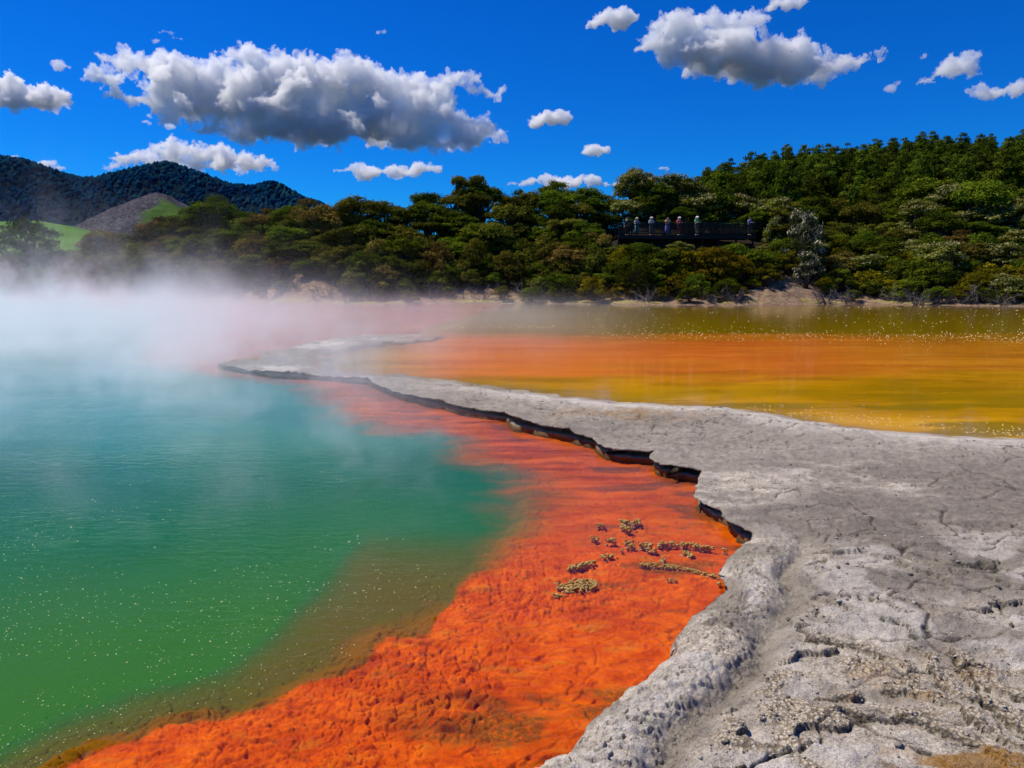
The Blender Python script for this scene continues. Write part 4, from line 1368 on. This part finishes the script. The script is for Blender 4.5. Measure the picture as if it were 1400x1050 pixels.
def build_people(zd):
    P = math.pi
    person(857, zd, 0.55, P - .3, 'visitor in a black top at the near end of the platform by the bush', (0.02, 0.02, 0.03), (0.02, 0.02, 0.025), arms='down')
    person(870, zd, 1.15, P + .2, 'visitor in a pale sun hat and teal skirt leaning on the railing', (0.30, 0.30, 0.30), (0.05, 0.20, 0.19), skirt=True, hat=(0.42, 0.38, 0.28))
    person(890, zd, 0.5, P, 'visitor in a white hat and grey clothes beside the teal skirt', (0.34, 0.35, 0.38), (0.12, 0.13, 0.17), hat=(0.5, 0.49, 0.46))
    person(912, zd, 0.5, P - .1, 'woman in a coral top and long blue skirt raising a camera', (0.72, 0.30, 0.16), (0.10, 0.14, 0.42), skirt=True, arms='camera')
    person(928, zd, 0.5, P + .15, 'person in a red shirt and white hat at the railing', (0.62, 0.03, 0.05), (0.22, 0.05, 0.05), hat=(0.55, 0.53, 0.5))
    person(952, zd, 0.5, P + .3, 'person in a green shirt and white cap with tan trousers', (0.10, 0.36, 0.11), (0.30, 0.24, 0.16), hat=(0.78, 0.78, 0.76), scale=1.03)
    person(1024, zd, 0.5, P + .4, 'person in a dark blue jacket alone at the far end of the railing', (0.13, 0.15, 0.30), (0.05, 0.05, 0.07))


# ------------------------------------------------------------------ clouds
CLOUD_BASE = 470.0


def cloud_mat(scale, dens):
    m, t = new_mat('cloud_vapour')
    n = t.n.new('ShaderNodeVolumeScatter')
    n.inputs['Color'].default_value = (1, 1, 1, 1)
    n.inputs['Density'].default_value = 1.25 * dens / scale
    n.inputs['Anisotropy'].default_value = 0.35
    t.out(None, n.outputs[0])
    return m


def bake(o, mods):
    for kind, kw in mods:
        md = o.modifiers.new(kind, kind)
        for k, v in kw.items():
            setattr(md, k, v)
    bpy.context.view_layer.update()
    dg = bpy.context.evaluated_depsgraph_get()
    me = bpy.data.meshes.new_from_object(o.evaluated_get(dg))
    old = o.data
    o.modifiers.clear(); o.data = me
    me.name = old.name
    bpy.data.meshes.remove(old)


def cloud(blobs, base_y, label, dens=0.16, rough=1.0, vox=None, name='cloud'):
    """blobs: (x, y, rx, ry) read off the photograph; the cloud hangs at one base height, its distance follows from its base line"""
    d = CLOUD_BASE * F / (HORIZON - base_y)
    cx = sum(b[0] for b in blobs) / len(blobs); cy = sum(b[1] for b in blobs) / len(blobs)
    size = max(max(b[0] + b[2] for b in blobs) - min(b[0] - b[2] for b in blobs), 20)
    r = random.Random(int(cx * 7 + cy))
    bm = bmesh.new()
    for x, y, rx, ry in blobs:
        k = max(1, int(rx / max(ry, 1) * 2.0))
        for j in range(k):
            q = (j + .5) / k * 2 - 1
            rr = ry * (1 - 0.45 * q * q) * r.uniform(.85, 1.1)
            M = Matrix.Translation((x - cx + q * (rx - ry * .55), r.uniform(-.22, .22) * rx, -(y - cy) + r.uniform(-.12, .12) * ry)) @ Matrix.Diagonal((rr * 1.2, rr * r.uniform(0.95, 1.3), rr, 1))
            bmesh.ops.create_icosphere(bm, subdivisions=3, radius=1.0, matrix=M)
    me = bpy.data.meshes.new(name); bm.to_mesh(me); bm.free()
    o = bpy.data.objects.new(name, me); COL.objects.link(o)
    big = min(1.0, size / 250.0) ** 0.5
    tx = []
    for sc, dep in ((36 * big, 1), (15 * big, 2), (6 * big, 3)):
        t = bpy.data.textures.new('cloud_relief', 'CLOUDS'); t.noise_scale = sc; t.noise_depth = dep; t.noise_basis = 'BLENDER_ORIGINAL'; t.noise_type = 'HARD_NOISE'
        tx.append(t)
    v = vox or max(0.9, size / 330.0)
    bake(o, [('REMESH', dict(mode='VOXEL', voxel_size=v)),
             ('DISPLACE', dict(texture=tx[0], strength=30 * big * rough, mid_level=0.55)),
             ('DISPLACE', dict(texture=tx[1], strength=17 * big * rough, mid_level=0.45)),
             ('REMESH', dict(mode='VOXEL', voxel_size=v)),
             ('DISPLACE', dict(texture=tx[2], strength=8 * big * rough, mid_level=0.45))])
    s = d / F * 1.0
    o.data.materials.append(cloud_mat(s, dens))
    o.location = at(cx, cy, d)
    o.scale = (s, s, s)
    tag(o, label, 'cloud', 'white clouds in the blue sky')
    return o


def build_clouds():
    cloud([(350, 80, 70, 24), (240, 95, 90, 24), (165, 108, 36, 16), (330, 120, 150, 34), (470, 115, 110, 34), (560, 118, 80, 28), (625, 112, 34, 24), (200, 135, 50, 16), (655, 130, 30, 8),
           (400, 150, 150, 30), (540, 150, 90, 30), (320, 178, 66, 15), (430, 185, 100, 20), (560, 190, 80, 20), (640, 178, 54, 25), (600, 160, 50, 22), (605, 188, 50, 18), (300, 150, 100, 26), (480, 168, 140, 28), (390, 178, 110, 20), (420, 95, 90, 26)], 213, 'largest cloud, long and grey bellied with bright billowing tops', 0.11, 1.0)
    cloud([(265, 208, 62, 21), (200, 219, 55, 16), (330, 219, 55, 17), (160, 226, 24, 10), (290, 227, 90, 13)], 243, 'flat based white cloud floating just above the mountain', 0.14, .8)
    cloud([(10, 118, 34, 20), (60, 132, 32, 20), (20, 138, 50, 16)], 160, 'white cloud cut by the frame edge above the mountain shoulder', 0.16, .8)
    cloud([(10, 218, 30, 7), (55, 224, 30, 7), (80, 230, 10, 4)], 236, 'thin white cloud peeping over the mountain top', 0.14, .5)
    cloud([(500, 232, 26, 14), (540, 234, 30, 12), (580, 230, 28, 12), (470, 234, 16, 7)], 249, 'low cloud just above the tallest bush crowns', 0.16, .6)
    cloud([(755, 162, 30, 13), (735, 168, 16, 8)], 178, 'small puffy cloud alone in mid sky', 0.22, .6)
    cloud([(815, 206, 20, 9), (805, 200, 8, 6)], 217, 'smallest round puff above the platform trees', 0.2, .5)
    cloud([(930, 38, 40, 22), (1000, 35, 55, 22), (1075, 62, 70, 18), (900, 66, 30, 14), (960, 80, 60, 28), (1030, 92, 60, 26), (1100, 90, 60, 24), (1150, 82, 30, 18), (1190, 74, 16, 6), (1000, 72, 110, 30), (1060, 98, 90, 22), (940, 62, 60, 24)], 125, 'large ragged white cloud high over the pine hill', 0.12, 0.8)
    cloud([(840, 24, 34, 16), (815, 30, 16, 9)], 45, 'white puff at the top edge beside the ragged cloud', 0.18, .7)
    cloud([(1075, 4, 30, 10), (1055, 10, 12, 6)], 20, 'cloud scrap touching the top edge of the sky', 0.18, .6)
    cloud([(1305, 92, 28, 20), (1325, 100, 24, 10), (1268, 112, 12, 7), (1262, 78, 9, 6)], 118, 'ragged pale cloud above the pine crest', 0.10, .8)
    cloud([(1350, 124, 28, 13), (1400, 120, 36, 15)], 139, 'pale cloud at the frame edge over the pines', 0.12, .7)
    cloud([(745, 248, 38, 12), (712, 251, 22, 8), (790, 246, 36, 11), (835, 251, 28, 7), (900, 232, 15, 8)], 266, 'low white cloud bank half hidden behind the bush', 0.18, .5)
    cloud([(1218, 120, 5, 9), (1228, 112, 7, 4)], 134, 'faint wisp between the two pale clouds and the ragged one', 0.07, .6)
    cloud([(80, 88, 6, 9), (96, 92, 4, 3)], 100, 'tiny wisp beside the edge cloud', 0.08, .6)
    cloud([(228, 44, 14, 4), (212, 54, 6, 5), (243, 52, 7, 3)], 60, 'thin wisps above the largest cloud', 0.06, .6)
    cloud([(521, 43, 9, 4)], 48, 'tiny white fleck high in the blue', 0.08, .6)
    cloud([(203, 168, 8, 5), (232, 173, 6, 7)], 182, 'two tiny puffs under the belly of the largest cloud', 0.09, .6)


# ------------------------------------------------------------------ steam
def build_steam():
    m, t = new_mat('steam_vapour')
    p = t.pos(obj=True)
    x, y, z = t.xyz(p)
    # slow billows, taller than wide
    n1 = t.noise(t.pos((1, 1, 0.55), obj=True), 0.22, 4, 0.55, 0.6)
    n2 = t.noise(t.pos((1, 1, 0.7), obj=True), 0.75, 4, 0.6, 0.4)
    n3 = t.noise(t.pos((1, 1, 0.8), obj=True), 2.1, 4, 0.65, 0.8)
    n = t.add(t.add(t.mul(n1, 0.46), t.mul(n2, 0.34)), t.mul(n3, 0.20))
    # bearing from the viewpoint keeps nothing: masks are plain functions of x, y, z
    a = t.m('DIVIDE', x, t.m('MAXIMUM', y, 1.0))                  # slope of the bearing line: the pool lies along it
    far = t.mul(t.ss(y, 11, 20), t.ss(y, 56, 46))
    side = t.ss(a, -0.20, -0.70)
    bank = t.mul(t.mul(far, side), 1.0)
    n0 = t.noise(t.pos((1, 1, 0.3), obj=True), 0.11, 3, 0.5, 0.5)
    top = t.ss(t.add(t.mul(n0, 0.55), t.mul(n, 0.45)), 0.42, 0.60, 0.20, 1.9)
    zt = t.m('DIVIDE', z, top)
    hz = t.m('EXPONENT', t.mul(t.mul(zt, zt), -1.0))
    d1 = t.mul(t.mul(t.mul(bank, hz), t.ss(n, 0.40, 0.58, 0.12, 1.0)), 0.37)
    # plumes standing up out of it
    pl = t.mul(t.mul(far, t.ss(a, -0.15, -0.70)), t.ss(n, 0.53, 0.61))
    d4 = t.mul(t.mul(pl, t.m('EXPONENT', t.mul(z, -0.50))), t.mul(t.ss(z, 6.5, 2.2), t.ss(a, -0.4, -0.72, 0.13, 0.50)))
    # thin low veil over the shallows toward the pond
    veil = t.mul(t.mul(t.ss(y, 14, 22), t.ss(y, 56, 40)), t.ss(a, 0.28, -0.15))
    d2 = t.mul(t.mul(t.mul(veil, t.m('EXPONENT', t.mul(t.mul(z, z), -1.6))), t.ss(n, 0.38, 0.62, 0.15, 1.0)), 0.075)
    # wisps drifting over the near water
    wz = t.mul(t.m('EXPONENT', t.mul(z, -0.7)), t.ss(z, 2.6, 1.0))
    d3 = t.mul(t.mul(t.ss(y, 2.8, 6.5), t.ss(y, 26, 14)), t.mul(t.ss(a, 0.02, -0.30), wz))
    d3 = t.mul(t.mul(d3, t.ss(n, 0.50, 0.61)), 0.50)
    dens = t.add(t.add(d1, d2), t.add(d3, d4))
    v = t.n.new('ShaderNodeVolumeScatter')
    v.inputs['Color'].default_value = (0.97, 0.985, 1.0, 1); v.inputs['Anisotropy'].default_value = 0.3
    t.put(v.inputs['Density'], dens)
    t.out(None, v.outputs[0])
    b = MB()
    x0, x1, y0, y1, z0, z1 = -62, 14, 3, 57, 0.02, 11
    b.box(((x0 + x1) / 2, (y0 + y1) / 2, (z0 + z1) / 2), (x1 - x0, y1 - y0, z1 - z0))
    o = b.build('steam', m)
    tag(o, 'white steam drifting off the hot pool', 'steam', kind='stuff')


# ------------------------------------------------------------------ light, sky, camera
SUN = Vector((-0.46, 0.20, 0.86)).normalized()


def build_light():
    w = bpy.data.worlds.new('World'); S.world = w; w.use_nodes = True
    t = NT(w)
    bg = [n for n in t.n if n.type == 'BACKGROUND'][0]
    sky = t.n.new('ShaderNodeTexSky'); sky.sky_type = 'NISHITA'; sky.sun_disc = False
    sky.sun_elevation = math.asin(SUN.z); sky.sun_rotation = math.atan2(SUN.x, SUN.y)
    sky.air_density = 1.0; sky.dust_density = 0.0; sky.ozone_density = 4.0; sky.altitude = 300
    hs = t.n.new('ShaderNodeHueSaturation'); hs.inputs['Saturation'].default_value = 1.35
    t.l.new(sky.outputs[0], hs.inputs['Color'])
    t.l.new(t.mix(1.0, hs.outputs[0], (0.07, 0.78, 1.55), 'MULTIPLY'), bg.inputs['Color'])
    bg.inputs['Strength'].default_value = 0.078
    L = bpy.data.lights.new('sun', 'SUN'); L.energy = 4.9; L.angle = R(0.5); L.color = (1.0, 0.925, 0.79)
    o = bpy.data.objects.new('sun', L); COL.objects.link(o)
    o.rotation_euler = SUN.to_track_quat('Z', 'Y').to_euler()
    c = bpy.data.cameras.new('camera'); c.sensor_width = 36; c.lens = 36 * F / 1400
    c.clip_start = 0.05; c.clip_end = 20000
    o = bpy.data.objects.new('camera', c); COL.objects.link(o)
    o.location = (0, 0, H); o.rotation_euler = (math.pi / 2 - PITCH, 0, 0)
    S.camera = o
    S.view_settings.view_transform = 'Standard'; S.view_settings.look = 'None'
    S.view_settings.exposure = 0; S.view_settings.gamma = 1
    S.render.engine = 'CYCLES'
    cy = S.cycles
    cy.use_denoising = True
    cy.max_bounces = 12; cy.diffuse_bounces = 2; cy.glossy_bounces = 2; cy.transmission_bounces = 2; cy.volume_bounces = 9; cy.transparent_max_bounces = 12
    cy.volume_step_rate = 1.0; cy.volume_max_steps = 256
    cy.sample_clamp_indirect = 4.0


build_light()
build_terrace()
build_bed()
build_water()
build_dots()
build_clumps()
build_far_ground()
build_mountains()
build_bush()
build_people(build_platform())
build_clouds()
build_steam()
